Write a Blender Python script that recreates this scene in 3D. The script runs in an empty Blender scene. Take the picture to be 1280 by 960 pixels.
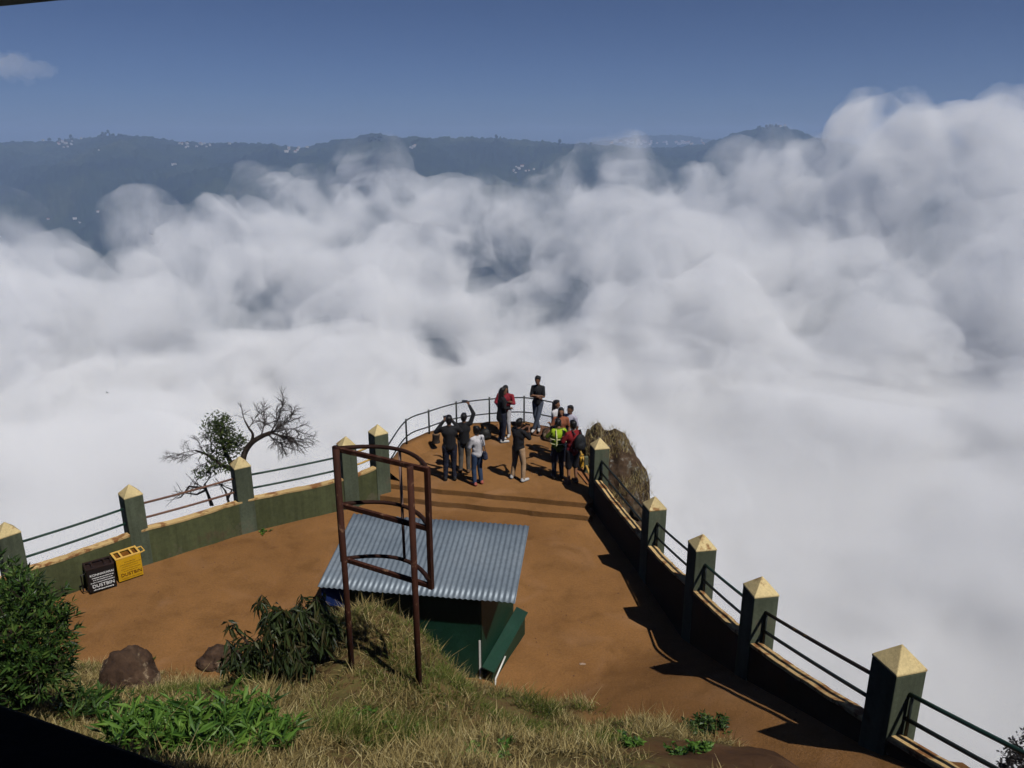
import bpy, bmesh, math, random
import numpy as np
from mathutils import Vector, Matrix, Quaternion, noise as mnoise
R = math.radians
sc = bpy.context.scene
C = sc.collection

# ------------------------------------------------------------------ camera geometry (photo is 1280x960)
PITCH = R(17.2); FPX = 970.0; CAMZ = 8.5
cp, sp = math.cos(PITCH), math.sin(PITCH)
def ray(px, py):
    u = (px-640)/FPX; v = (py-480)/FPX
    return u, cp-v*sp, -(v*cp+sp)
def atF(px, py, F):
    x, f, z = ray(px, py); t = F/f
    return Vector((x*t, F, CAMZ+z*t))
def atd(px, py, d):
    x, f, z = ray(px, py); t = d/(-z)
    return Vector((x*t, f*t, CAMZ-d))
def proj(p):
    dz = p.z-CAMZ
    zc = p.y*cp - dz*sp; yc = -(dz*cp) - p.y*sp
    return 640+FPX*p.x/zc, 480+FPX*yc/zc
cam = bpy.data.cameras.new('camera'); co = bpy.data.objects.new('camera', cam); C.objects.link(co)
co.location = (0, 0, CAMZ); co.rotation_euler = (math.pi/2-PITCH, 0, 0)
cam.sensor_width = 36; cam.lens = 36*FPX/1280; cam.clip_end = 30000; cam.clip_start = .05
sc.camera = co

# ------------------------------------------------------------------ light
w = bpy.data.worlds.new('World'); sc.world = w; w.use_nodes = True
wn = w.node_tree; bg = wn.nodes['Background']; sk = wn.nodes.new('ShaderNodeTexSky')
sk.sky_type = 'NISHITA'; sk.sun_disc = False
tint = wn.nodes.new('ShaderNodeMix'); tint.data_type = 'RGBA'; tint.blend_type = 'MULTIPLY'; tint.inputs[0].default_value = 1
tint.inputs[7].default_value = (1.0, 1.0, 1.12, 1)
wn.links.new(sk.outputs[0], tint.inputs[6]); wn.links.new(tint.outputs[2], bg.inputs[0]); bg.inputs[1].default_value = .05
SUNV = Vector((.47, -.48, 1)).normalized()
sk.sun_elevation = math.asin(SUNV.z); sk.sun_rotation = math.atan2(SUNV.x, SUNV.y)
sk.altitude = 0; sk.air_density = .5; sk.dust_density = .6; sk.ozone_density = 8.0
sl = bpy.data.lights.new('sun', 'SUN'); sl.energy = 5.0; sl.angle = R(.53); sl.color = (1, .95, .87)
so = bpy.data.objects.new('sun', sl); C.objects.link(so); so.rotation_euler = SUNV.to_track_quat('Z', 'Y').to_euler()
sc.view_settings.view_transform = 'Standard'; sc.view_settings.look = 'None'
sc.view_settings.exposure = -.33; sc.view_settings.gamma = 1
cy = sc.cycles
cy.volume_bounces = 5; cy.max_bounces = 10; cy.diffuse_bounces = 0; cy.glossy_bounces = 2; cy.transparent_max_bounces = 8
cy.use_denoising = True
cy.use_adaptive_sampling = True; cy.adaptive_threshold = .035; cy.time_limit = 480

# ------------------------------------------------------------------ helpers
def tag(o, label=None, cat=None, group=None, kind=None):
    if label: o['label'] = label
    if cat: o['category'] = cat
    if group: o['group'] = group
    if kind: o['kind'] = kind
    return o
def empty(name, loc, rz=0, label=None, cat=None, group=None):
    o = bpy.data.objects.new(name, None); C.objects.link(o); o.location = loc; o.rotation_euler = (0, 0, rz)
    o.empty_display_size = .2
    return tag(o, label, cat, group)
def link(name, me, mats, parent=None, loc=None):
    o = bpy.data.objects.new(name, me); C.objects.link(o)
    if mats is not None:
        for m in (mats if isinstance(mats, (list, tuple)) else [mats]): me.materials.append(m)
    if parent: o.parent = parent
    if loc: o.location = loc
    return o
def smooth(me):
    me.polygons.foreach_set('use_smooth', [True]*len(me.polygons))
class MB:
    """collects boxes, bars and tubes; build() links them as one mesh object"""
    def __init__(s): s.v = []; s.f = []; s.m = []
    def add(s, vs, fs, mi=0):
        k = len(s.v); s.v += [tuple(x) for x in vs]; s.f += [tuple(i+k for i in f) for f in fs]; s.m += [mi]*len(fs)
    def box(s, c, size, ax=None, mi=0, jit=0):
        c = Vector(c); ax = ax or (Vector((1,0,0)), Vector((0,1,0)), Vector((0,0,1)))
        vs = [c+ax[0]*(a*size[0]/2)+ax[1]*(b*size[1]/2)+ax[2]*(d*size[2]/2) for a in (-1,1) for b in (-1,1) for d in (-1,1)]
        s.add(vs, [(0,1,3,2),(4,6,7,5),(0,4,5,1),(2,3,7,6),(0,2,6,4),(1,5,7,3)], mi)
    def tube(s, pts, r, n=8, mi=0, cap=True):
        pts = [Vector(p) for p in pts]; rs = r if isinstance(r, (list, tuple)) else [r]*len(pts)
        k = len(s.v); ref = None
        for i, p in enumerate(pts):
            d = (pts[min(i+1, len(pts)-1)]-pts[max(i-1, 0)])
            d = d.normalized() if d.length > 1e-9 else Vector((0,0,1))
            if ref is None: ref = Vector((0,0,1)) if abs(d.z) < .9 else Vector((1,0,0))
            a = d.cross(ref); a = a.normalized() if a.length > 1e-6 else d.orthogonal().normalized()
            b = a.cross(d).normalized(); ref = b
            for j in range(n):
                t = 2*math.pi*(j+.5)/n; s.v.append(tuple(p+(a*math.cos(t)+b*math.sin(t))*rs[i]))
        for i in range(len(pts)-1):
            for j in range(n):
                s.f.append((k+i*n+j, k+i*n+(j+1)%n, k+(i+1)*n+(j+1)%n, k+(i+1)*n+j)); s.m.append(mi)
        if cap:
            s.f.append(tuple(k+j for j in range(n-1, -1, -1))); s.m.append(mi)
            e = k+(len(pts)-1)*n; s.f.append(tuple(e+j for j in range(n))); s.m.append(mi)
    def prism(s, poly, z0, z1, mi=0):
        n = len(poly); zt = z1 if isinstance(z1, (list, tuple)) else [z1]*n
        vs = [(p[0], p[1], z0) for p in poly]+[(p[0], p[1], zt[i]) for i, p in enumerate(poly)]
        s.add(vs, [tuple(range(n-1, -1, -1)), tuple(range(n, 2*n))]+[(i, (i+1)%n, n+(i+1)%n, n+i) for i in range(n)], mi)
    def mesh(s, name):
        me = bpy.data.meshes.new(name); me.from_pydata(s.v, [], s.f)
        if any(s.m): me.polygons.foreach_set('material_index', s.m)
        me.update(); return me
    def build(s, name, mats, parent=None, origin=None, bevel=0, sm=False):
        if origin is not None:
            o = Vector(origin); s.v = [tuple(Vector(p)-o) for p in s.v]
        me = s.mesh(name); ob = link(name, me, mats, parent)
        if sm: smooth(me)
        if origin is not None and parent is None: ob.location = origin
        if bevel:
            b = ob.modifiers.new('bevel', 'BEVEL'); b.width = bevel; b.segments = 2; b.limit_method = 'ANGLE'; b.angle_limit = R(40)
        return ob

# numpy value noise
def _h(ix, iy, s):
    n = (ix.astype(np.int64)*374761393 + iy.astype(np.int64)*668265263 + s*1442695041) & 0x7fffffff
    n = ((n ^ (n >> 13))*1274126177) & 0x7fffffff
    n = n ^ (n >> 16)
    return (n & 0xffff)/65535.0
def vnoise(x, y, s=0):
    x = np.asarray(x, float); y = np.asarray(y, float)
    ix = np.floor(x); iy = np.floor(y); fx = x-ix; fy = y-iy
    fx = fx*fx*(3-2*fx); fy = fy*fy*(3-2*fy)
    a = _h(ix, iy, s); b = _h(ix+1, iy, s); c = _h(ix, iy+1, s); d = _h(ix+1, iy+1, s)
    return (a+(b-a)*fx)*(1-fy)+(c+(d-c)*fx)*fy
def fbm(x, y, o=4, s=0):
    t = 0; a = .5
    for i in range(o):
        t = t+a*(vnoise(x, y, s+i*17)-.5)*2; x = np.asarray(x)*2.03+3.1; y = np.asarray(y)*2.03+1.7; a *= .5
    return t

# ------------------------------------------------------------------ materials
MATS = {}
def newmat(name):
    m = bpy.data.materials.new(name); m.use_nodes = True; return m, m.node_tree, m.node_tree.nodes['Principled BSDF']
def N(nt, t, **kw):
    n = nt.nodes.new(t)
    for k, v in kw.items(): setattr(n, k, v)
    return n
def ramp(nt, fac, stops):
    r = N(nt, 'ShaderNodeValToRGB'); e = r.color_ramp.elements
    while len(e) < len(stops): e.new(.5)
    for x, (p, c) in zip(e, stops): x.position = p; x.color = (*c, 1) if len(c) == 3 else c
    nt.links.new(fac, r.inputs[0]); return r.outputs[0]
def tnoise(nt, scale, detail=4, rough=.55, co='Object', dist=0, vec=None):
    tc = N(nt, 'ShaderNodeTexCoord'); n = N(nt, 'ShaderNodeTexNoise')
    n.inputs['Scale'].default_value = scale; n.inputs['Detail'].default_value = detail; n.inputs['Roughness'].default_value = rough
    n.inputs['Distortion'].default_value = dist
    nt.links.new(vec or tc.outputs[co], n.inputs['Vector']); return n.outputs[0]
def mixc(nt, fac, a, b, mode='MIX'):
    m = N(nt, 'ShaderNodeMix', data_type='RGBA', blend_type=mode)
    for k, v in ((0, fac), (6, a), (7, b)):
        if hasattr(v, 'links') or hasattr(v, 'is_linked'): nt.links.new(v, m.inputs[k])
        elif isinstance(v, (int, float)): m.inputs[k].default_value = v
        else: m.inputs[k].default_value = (*v, 1)
    return m.outputs[2]
def bump(nt, bs, h, st=.4, dist=.02):
    b = N(nt, 'ShaderNodeBump'); b.inputs['Strength'].default_value = st; b.inputs['Distance'].default_value = dist
    nt.links.new(h, b.inputs['Height']); nt.links.new(b.outputs[0], bs.inputs['Normal'])
def plain(name, col, rough=.6, var=.25, scale=6, met=0, bumps=.15, spec=.3):
    if name in MATS: return MATS[name]
    m, nt, bs = newmat(name)
    f = tnoise(nt, scale, 5, .6)
    a = tuple(max(0, c*(1-var)) for c in col); b = tuple(min(1, c*(1+var)) for c in col)
    nt.links.new(ramp(nt, f, [(.3, a), (.7, b)]), bs.inputs['Base Color'])
    bs.inputs['Roughness'].default_value = rough; bs.inputs['Metallic'].default_value = met
    bs.inputs['Specular IOR Level'].default_value = spec
    if bumps: bump(nt, bs, tnoise(nt, scale*5, 4), bumps, .01)
    MATS[name] = m; return m
def weathered(name, col, stain, amount=.5, scale=2.5, rough=.85, edge=.08, spec=.2, streak=0):
    """painted surface with patches of another colour showing through, plus fine speckle"""
    m, nt, bs = newmat(name)
    f = tnoise(nt, scale, 8, .65); f2 = tnoise(nt, scale*9, 6, .7); f3 = tnoise(nt, scale*.5, 3, .5)
    base = ramp(nt, f3, [(.3, tuple(c*.78 for c in col)), (.7, tuple(min(1, c*1.2) for c in col))])
    fac = ramp(nt, f, [(amount, (0,0,0)), (amount+edge, (1,1,1))])
    c1 = mixc(nt, fac, base, stain)
    sp_ = ramp(nt, f2, [(.3, (.72,.72,.72)), (.6, (1,1,1))])
    c2 = mixc(nt, 1.0, c1, sp_, 'MULTIPLY')
    if streak:
        tc = N(nt, 'ShaderNodeTexCoord'); mp = N(nt, 'ShaderNodeMapping'); mp.inputs['Scale'].default_value = (5, 5, .35); nt.links.new(tc.outputs['Object'], mp.inputs[0])
        f4 = tnoise(nt, 1.6, 5, .65, vec=mp.outputs[0]); f5 = tnoise(nt, 1.1, 7, .7)
        c2 = mixc(nt, streak, c2, ramp(nt, f4, [(.34, (.45,.42,.38)), (.55, (1,1,1)), (.72, (1.25,1.22,1.15))]), 'MULTIPLY')
        c2 = mixc(nt, ramp(nt, f5, [(.60, (0,0,0)), (.66, (.55,.55,.55))]), c2, (.13,.11,.075))
    nt.links.new(c2, bs.inputs['Base Color']); bs.inputs['Roughness'].default_value = rough
    bs.inputs['Specular IOR Level'].default_value = spec
    bump(nt, bs, f2, .35, .012)
    return m
def leafmat(name, stops, rough=.5, trans=.25, spec=.35):
    m, nt, bs = newmat(name)
    g = N(nt, 'ShaderNodeNewGeometry')
    c = ramp(nt, g.outputs['Random Per Island'], stops)
    nt.links.new(c, bs.inputs['Base Color']); bs.inputs['Roughness'].default_value = rough
    bs.inputs['Specular IOR Level'].default_value = spec
    if trans:
        t = N(nt, 'ShaderNodeBsdfTranslucent'); nt.links.new(c, t.inputs[0])
        mx = N(nt, 'ShaderNodeMixShader'); mx.inputs[0].default_value = trans
        nt.links.new(bs.outputs[0], mx.inputs[1]); nt.links.new(t.outputs[0], mx.inputs[2])
        nt.links.new(mx.outputs[0], nt.nodes['Material Output'].inputs[0])
    return m
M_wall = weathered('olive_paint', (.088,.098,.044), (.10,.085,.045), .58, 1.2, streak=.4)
M_wall_shade = weathered('shade_darkened_olive', (.022,.020,.013), (.03,.018,.010), .55, 1.2)  # right wall's shade is put into this near-black brown olive
M_post = weathered('grey_green_paint', (.095,.112,.075), (.06,.055,.035), .62, 2.2, streak=.4)
M_cream = weathered('cream_paint', (.62,.50,.26), (.30,.17,.07), .56, 3.5)
M_coping = weathered('coping_paint', (.60,.42,.19), (.26,.12,.045), .5, 4)
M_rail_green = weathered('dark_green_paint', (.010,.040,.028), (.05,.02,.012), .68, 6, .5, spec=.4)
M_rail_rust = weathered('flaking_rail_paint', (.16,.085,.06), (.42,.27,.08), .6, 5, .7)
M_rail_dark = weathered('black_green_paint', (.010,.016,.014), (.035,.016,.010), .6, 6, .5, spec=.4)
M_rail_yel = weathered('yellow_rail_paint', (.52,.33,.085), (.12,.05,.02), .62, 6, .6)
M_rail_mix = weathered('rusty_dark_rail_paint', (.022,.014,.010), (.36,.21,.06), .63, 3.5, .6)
M_rust = weathered('rust', (.055,.018,.010), (.26,.15,.09), .58, 9, .8, edge=.12, streak=.6)
M_rustdark = weathered('rust_dark', (.030,.011,.007), (.09,.035,.016), .62, 7, .75, edge=.2)
M_concrete = weathered('shade_darkened_concrete', (.018,.016,.014), (.03,.026,.02), .55, 2)  # near-black base carries the parapet's shade; floor and pillars share it
M_eave = weathered('mossy_concrete', (.05,.052,.022), (.018,.018,.010), .5, 6)
M_green = weathered('green_painted_board', (.005,.036,.021), (.012,.052,.033), .55, 2.5, .5, edge=.25, spec=.35)
M_greenply = weathered('green_painted_ply', (.005,.034,.019), (.012,.048,.031), .58, 2.5, .5, edge=.25, spec=.35)  # even green of the right side wall and ledge
M_blue = plain('blue_tarpaulin', (.012,.028,.12), .5, .3, 4)
M_wood = weathered('grey_wood', (.16,.10,.06), (.07,.045,.03), .55, 8)
M_white = plain('white_paint', (.7,.7,.66), .6, .1)
M_binblack = plain('black_bin_plastic', (.008,.007,.008), .45, .3, 5, spec=.4)
M_bindark = plain('black_bin_lid', (.022,.012,.011), .5, .3, 5)
M_binyel = weathered('yellow_bin_paint', (.66,.36,.015), (.5,.25,.012), .62, 4, .5)
M_binhole = plain('bin_opening_brown', (.16,.06,.006), .7, .3)
M_bintrim = plain('yellow_bin_trim', (.66,.40,.09), .6, .15)
M_letterw = plain('white_lettering', (.78,.78,.78), .6, .05, bumps=0)
M_letterd = plain('brown_lettering', (.10,.03,.004), .6, .05, bumps=0)
M_lettery = plain('dull_yellow_lettering', (.30,.15,.006), .6, .05, bumps=0)
M_bark = weathered('bark', (.030,.021,.016), (.065,.05,.038), .55, 9)
M_twig = plain('twig', (.035,.026,.022), .8, .3)

def earth_mat():
    m, nt, bs = newmat('laterite_earth')
    big = tnoise(nt, .35, 5, .55); mid = tnoise(nt, 1.7, 7, .62, dist=.4); fine = tnoise(nt, 28, 6, .7); peb = tnoise(nt, 9, 6, .65)
    a = ramp(nt, big, [(.34, (.190,.092,.033)), (.46, (.225,.113,.042)), (.56, (.240,.120,.044)), (.68, (.275,.142,.055))])
    b = ramp(nt, mid, [(.33, (.74,.73,.70)), (.48, (.97,.97,.97)), (.66, (1.08,1.07,1.05))])
    c = mixc(nt, .8, a, b, 'MULTIPLY')
    d = mixc(nt, .55, c, ramp(nt, fine, [(.30, (.60,.58,.55)), (.62, (1.1,1.1,1.1))]), 'MULTIPLY')
    tr = tnoise(nt, .55, 3, .5, dist=1.5)          # pale trodden dust
    d = mixc(nt, ramp(nt, tr, [(.56, (0,0,0)), (.75, (.38,.38,.38))]), d, (.33,.19,.105))
    st = tnoise(nt, 1.0, 4, .6, dist=.3)          # damp dark stains
    d = mixc(nt, ramp(nt, st, [(.67, (0,0,0)), (.74, (.55,.55,.55))]), d, (.10,.042,.018))
    # grassy soil on the bank
    at = N(nt, 'ShaderNodeAttribute'); at.attribute_name = 'bank'
    sb = ramp(nt, peb, [(.3, (.060,.036,.017)), (.47, (.13,.085,.036)), (.58, (.12,.105,.036)), (.72, (.20,.14,.06))])
    d = mixc(nt, at.outputs['Fac'], d, sb)
    # dark bare soil patch
    a2 = N(nt, 'ShaderNodeAttribute'); a2.attribute_name = 'mud'
    mb = ramp(nt, mid, [(.35, (.055,.028,.015)), (.6, (.10,.052,.026)), (.72, (.14,.08,.045))])
    d = mixc(nt, a2.outputs['Fac'], d, mb)
    # cliff scrub
    a3 = N(nt, 'ShaderNodeAttribute'); a3.attribute_name = 'cliff'
    cb = ramp(nt, peb, [(.3, (.030,.024,.012)), (.5, (.075,.055,.024)), (.7, (.07,.078,.024))])
    d = mixc(nt, a3.outputs['Fac'], d, cb)
    nt.links.new(d, bs.inputs['Base Color']); bs.inputs['Roughness'].default_value = .95; bs.inputs['Specular IOR Level'].default_value = .1
    ad = N(nt, 'ShaderNodeMath', operation='ADD'); nt.links.new(fine, ad.inputs[0]); nt.links.new(mid, ad.inputs[1])
    bump(nt, bs, ad.outputs[0], .45, .035)
    return m
M_earth = earth_mat()
def rock_mat(name, lo, mid_, hi, lichen=(.28,.26,.2), am=.66):
    m, nt, bs = newmat(name)
    f = tnoise(nt, 1.6, 9, .65, dist=.3); g = tnoise(nt, 9, 8, .7)
    c = ramp(nt, f, [(.32, lo), (.5, mid_), (.68, hi)])
    c = mixc(nt, ramp(nt, tnoise(nt, 3.2, 6, .7), [(am, (0,0,0)), (am+.06, (.8,.8,.8))]), c, lichen)
    c = mixc(nt, .7, c, ramp(nt, g, [(.32, (.5,.5,.5)), (.62, (1.1,1.1,1.1))]), 'MULTIPLY')
    nt.links.new(c, bs.inputs['Base Color']); bs.inputs['Roughness'].default_value = .9; bs.inputs['Specular IOR Level'].default_value = .2
    ad = N(nt, 'ShaderNodeMath', operation='ADD'); nt.links.new(f, ad.inputs[0]); nt.links.new(g, ad.inputs[1])
    bump(nt, bs, ad.outputs[0], .8, .06)
    return m
M_rock = rock_mat('brown_boulder', (.032,.018,.012), (.075,.044,.028), (.14,.09,.055), (.34,.26,.17), .58)
M_outcrop = rock_mat('outcrop_rock', (.036,.023,.014), (.078,.048,.028), (.12,.10,.065), (.22,.21,.185), .57)
M_stone = rock_mat('small_stone', (.07,.03,.016), (.16,.075,.04), (.24,.12,.07), (.3,.2,.13), .7)

# ------------------------------------------------------------------ layout of the terrace
D_LOW, D_UP = 8.5, 8.22
Z_LOW, Z_UP = CAMZ-D_LOW, CAMZ-D_UP
def apex(px, py, zc):
    x, f, z = ray(px, py); return Vector((x*zc, f*zc, CAMZ+z*zc))
def apexd(px, py, d): return atd(px, py, d)
Lp = [apexd(5, 652, 6.68), apexd(161, 605, 6.68), apexd(299, 570, 6.68), apexd(432, 545, 6.68), apexd(472, 530, 6.56)]
Lp = [Lp[0]+Vector((-1.35, -1.85, 0))]+Lp
Rp = [apex(750, 547, 18.5), apex(819, 620, 15.35), apex(879, 667, 13.2), apex(953, 720, 11.0), apex(1128, 805, 8.05)]
Rp.append(Vector((4.95, 4.35, CAMZ-4.25)))
TIP = [atd(509, 565, D_UP), atd(537, 552, D_UP), atd(571, 541, D_UP), atd(612, 535, D_UP), atd(655, 533, D_UP), atd(694, 540, D_UP)]
TIP.append(Vector((1.95, 20.3, Z_UP)))

XS = [-30, -14, -8, -5.5, -3.5, -1, 1, 1.56, 2.55, 3, 4, 6, 30]
F0 = [13, 12, 11.3, 10.9, 10.5, 10.3, 10.2, 10.1, 9.85, 9.5, 8.5, 6, 6]
def bank_d(X, F):
    f0 = np.interp(X, XS, F0)+.35*fbm(X*.9, F*.9, 3, 3)
    d = 8.5-.72*(f0-F)
    d = d-1.22*np.exp(-(((X+2.0)/.95)**2+((F-8.8)/1.0)**2)/2)
    d = d+.16*fbm(X*1.3, F*1.3, 4, 9)
    d = d-.40*np.exp(-(((X+1.35)/.42)**2+((F-8.6)/.7)**2)/2)
    for (bx, by, bd_) in ((-1.80, 7.63, 5.76), (-.96, 7.18, 5.62)):
        k = np.exp(-(((X-bx)/.38)**2+((F-by)/.34)**2)/2)*.9; d = d*(1-k)+bd_*k
    lim = 1.9
    return np.maximum(d, lim)
def ramp_d(X, F):
    t = np.maximum(0, (12.2-.7*(3-X)-F))
    t = np.where(X < -1, t*0, t)
    return 8.5-.4*(np.sqrt(t*t+.15)-math.sqrt(.15))
OUT = [(-15, -8), (-13.5, 6)]+[(p.x, p.y) for p in Lp]+[(p.x, p.y+.15) for p in TIP]+[(p.x+.05, p.y) for p in Rp]+[(5.6, 1.5), (6, -8)]
def outline_dist(X, F):
    P = np.array(OUT); n = len(P); ins = np.zeros(X.shape, bool); best = np.full(X.shape, 1e9)
    for i in range(n):
        x1, y1 = P[i]; x2, y2 = P[(i+1) % n]
        if abs(y2-y1) > 1e-9:
            c = ((y1 > F) != (y2 > F)) & (X < (x2-x1)*(F-y1)/(y2-y1)+x1); ins ^= c
        dx, dy = x2-x1, y2-y1; t = np.clip(((X-x1)*dx+(F-y1)*dy)/(dx*dx+dy*dy), 0, 1)
        best = np.minimum(best, np.hypot(X-(x1+t*dx), F-(y1+t*dy)))
    return ins, best
def ground_z(X, F, full=False):
    X = np.asarray(X, float); F = np.asarray(F, float)
    rd = ramp_d(X, F); bd = bank_d(X, F)
    d = np.minimum(rd, bd)-.02*fbm(X*1.5, F*1.5, 3, 21)
    ins, dist = outline_dist(X, F)
    o = np.where(ins, 0, np.maximum(0, dist-.12))
    d = d+o*1.5+np.where(o > .1, .5*fbm(X*.6, F*.6, 4, 5)*np.minimum(o, 3), 0)
    if full:
        return CAMZ-d, np.clip((rd-bd)*4+.3*fbm(X*3, F*3, 3, 2), 0, 1), np.clip(o*3, 0, 1)
    return CAMZ-d
def gz(x, y): return float(ground_z(np.array([x]), np.array([y]))[0])
def onground(px, py):
    x, f, z = ray(px, py); t = np.arange(2.5, 30, .02)
    X, F, Z = x*t, f*t, CAMZ+z*t
    g = ground_z(X, F); k = int(np.argmax(Z < g))
    return Vector((X[k], F[k], g[k]))

def axis(lo, hi, st, far):
    a = list(np.arange(lo, hi+st/2, st)); s = st; x = a[-1]
    while x < far: s *= 1.25; x += s; a.append(x)
    s = st; x = a[0]; b = []
    while x > -far*.8: s *= 1.25; x -= s; b.append(x)
    return np.array(b[::-1]+a)
def grid_mesh(name, X, Y, Z):
    ny, nx = X.shape
    v = np.stack([X, Y, Z], -1).reshape(-1, 3)
    i = np.arange(ny*nx).reshape(ny, nx)
    f = np.stack([i[:-1, :-1], i[:-1, 1:], i[1:, 1:], i[1:, :-1]], -1).reshape(-1, 4)
    me = bpy.data.meshes.new(name)
    me.vertices.add(len(v)); me.vertices.foreach_set('co', v.ravel())
    me.loops.add(f.size); me.loops.foreach_set('vertex_index', f.ravel().astype(np.int32))
    me.polygons.add(len(f)); me.polygons.foreach_set('loop_start', np.arange(0, f.size, 4, dtype=np.int32))
    me.update(calc_edges=True); me.validate(); smooth(me); return me
def attr(me, name, vals):
    a = me.attributes.new(name, 'FLOAT', 'POINT'); a.data.foreach_set('value', np.asarray(vals, np.float32).ravel())
ax_, ay_ = axis(-14, 9, .13, 160), axis(-3, 24, .13, 160)
GX, GY = np.meshgrid(ax_, ay_)
GZ, BK, CL = ground_z(GX, GY, True)
gm = grid_mesh('ground', GX, GY, GZ)
mudc = onground(948, 952)
MUD = np.clip(1.6-np.hypot((GX-mudc.x)/.85, (GY-mudc.y)/1.1)+.6*fbm(GX*1.5, GY*1.5, 4, 33), 0, 1)
attr(gm, 'bank', BK*(1-MUD*.6)); attr(gm, 'cliff', CL); attr(gm, 'mud', MUD*(1-CL))
tag(link('ground', gm, M_earth), kind='structure')

# upper terrace and the two steps
rnd = random.Random(11)
def jag(a, b, n, j):
    a, b = Vector(a), Vector(b); t = (b-a).normalized(); nn = Vector((-t.y, t.x, 0)); out = []
    for i in range(n+1):
        p = a.lerp(b, i/n); out.append(p+nn*(j*mnoise.noise(Vector((i*.16, a.y, 3)))+j*.10*rnd.uniform(-1, 1)))
    return out
def terrace(name, a, b, zt, tip_in, edge_n=50, j=.04):
    e = jag(a, b, edge_n, j); poly = [(p.x, p.y) for p in e]+[(p.x, p.y) for p in tip_in]
    bm = bmesh.new(); top = [bm.verts.new((x, y, zt)) for x, y in poly]; bot = [bm.verts.new((x+(0 if i > edge_n else .0), y-(.02 if i <= edge_n else 0), zt-.6)) for i, (x, y) in enumerate(poly)]
    bm.faces.new(top); n = len(poly)
    for i in range(n): bm.faces.new((bot[i], bot[(i+1) % n], top[(i+1) % n], top[i]))
    me = bpy.data.meshes.new(name); bm.to_mesh(me); bm.free()
    me2 = me; attr(me2, 'bank', [0]*len(me2.vertices)); attr(me2, 'cliff', [0]*len(me2.vertices)); attr(me2, 'mud', [0]*len(me2.vertices))
    o = link(name, me, M_earth); tag(o, kind='structure')
    bv = o.modifiers.new('bevel', 'BEVEL'); bv.width = .02; bv.segments = 2; bv.limit_method = 'ANGLE'; bv.angle_limit = R(60)
    return o
E1a, E1b = atd(478, 604, D_UP), atd(737, 629, D_UP)
E2a, E2b = atd(464, 618, D_UP+.14), atd(741, 645, D_UP+.14)
tipin = [Vector((2.1, 17.3, 0)), Vector((2.05, 19.0, 0))]+[p for p in TIP[::-1]]+[Vector((-3.3, 18.6, 0))]
terrace('upper_terrace', E1a, E1b, Z_UP, tipin)
terrace('steps', E2a, E2b, Z_UP-.14, [E1b+Vector((.05, .3, 0)), E1a+Vector((-.05, .3, 0))], j=.045)

# kerb round the tip
kb = MB(); kp = [Vector((-3.25, 18.25, 0)), Vector((-3.0, 19.3, 0))]+[Vector((p.x, p.y, 0)) for p in TIP[:6]]
kk = []
for i in range(len(kp)-1):
    for t in range(6): kk.append(kp[i].lerp(kp[i+1], t/6))
kk.append(kp[-1])
vs = []; fs = []
for i, p in enumerate(kk):
    d = (kk[min(i+1, len(kk)-1)]-kk[max(i-1, 0)]).normalized(); n_ = Vector((d.y, -d.x, 0))
    h = .24*(1-.75*max(0, (i/len(kk)-.45)/.55))+.02*mnoise.noise(p*3)
    for off, z in ((.46, -.02), (.20, h*.75), (.12, h), (-.14, h), (-.2, -.6)):
        vs.append(p+n_*(off+.02*mnoise.noise(p*4+Vector((0, 0, off)))) + Vector((0, 0, Z_UP+z)))
for i in range(len(kk)-1):
    for j in range(4): fs.append((i*5+j, (i+1)*5+j, (i+1)*5+j+1, i*5+j+1))
kb.add(vs, fs)
ko = kb.build('kerb', M_earth, sm=True); tag(ko, kind='structure')
for a_ in ('bank', 'cliff', 'mud'): attr(ko.data, a_, [0]*len(ko.data.vertices))

# ------------------------------------------------------------------ boundary walls with posts and rails
WALLH = 1.05     # post apex above wall top
def post_parts(root, p, prevp, nextp, zb, th=.185):
    d = (nextp-prevp); d.z = 0; d.normalize(); n_ = Vector((-d.y, d.x, 0)); up = Vector((0, 0, 1))
    zt = p.z-.24
    m = MB(); m.box(Vector((p.x, p.y, (zt+zb)/2)), (2*th, 2*th, zt-zb), (d, n_, up))
    po = m.build('post', M_post, root, bevel=.012)
    k = MB(); e = th+.004
    c = [Vector((p.x, p.y, zt+.002))+d*(a*e)+n_*(b*e) for a, b in ((-1,-1),(1,-1),(1,1),(-1,1))]
    k.add(c+[q+up*.025 for q in c]+[Vector((p.x, p.y, p.z))], [(3,2,1,0),(0,1,5,4),(1,2,6,5),(2,3,7,6),(3,0,4,7),(4,5,8),(5,6,8),(6,7,8),(7,4,8)])
    k.build('cap', M_cream, po, bevel=.008)
    return d
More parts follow.
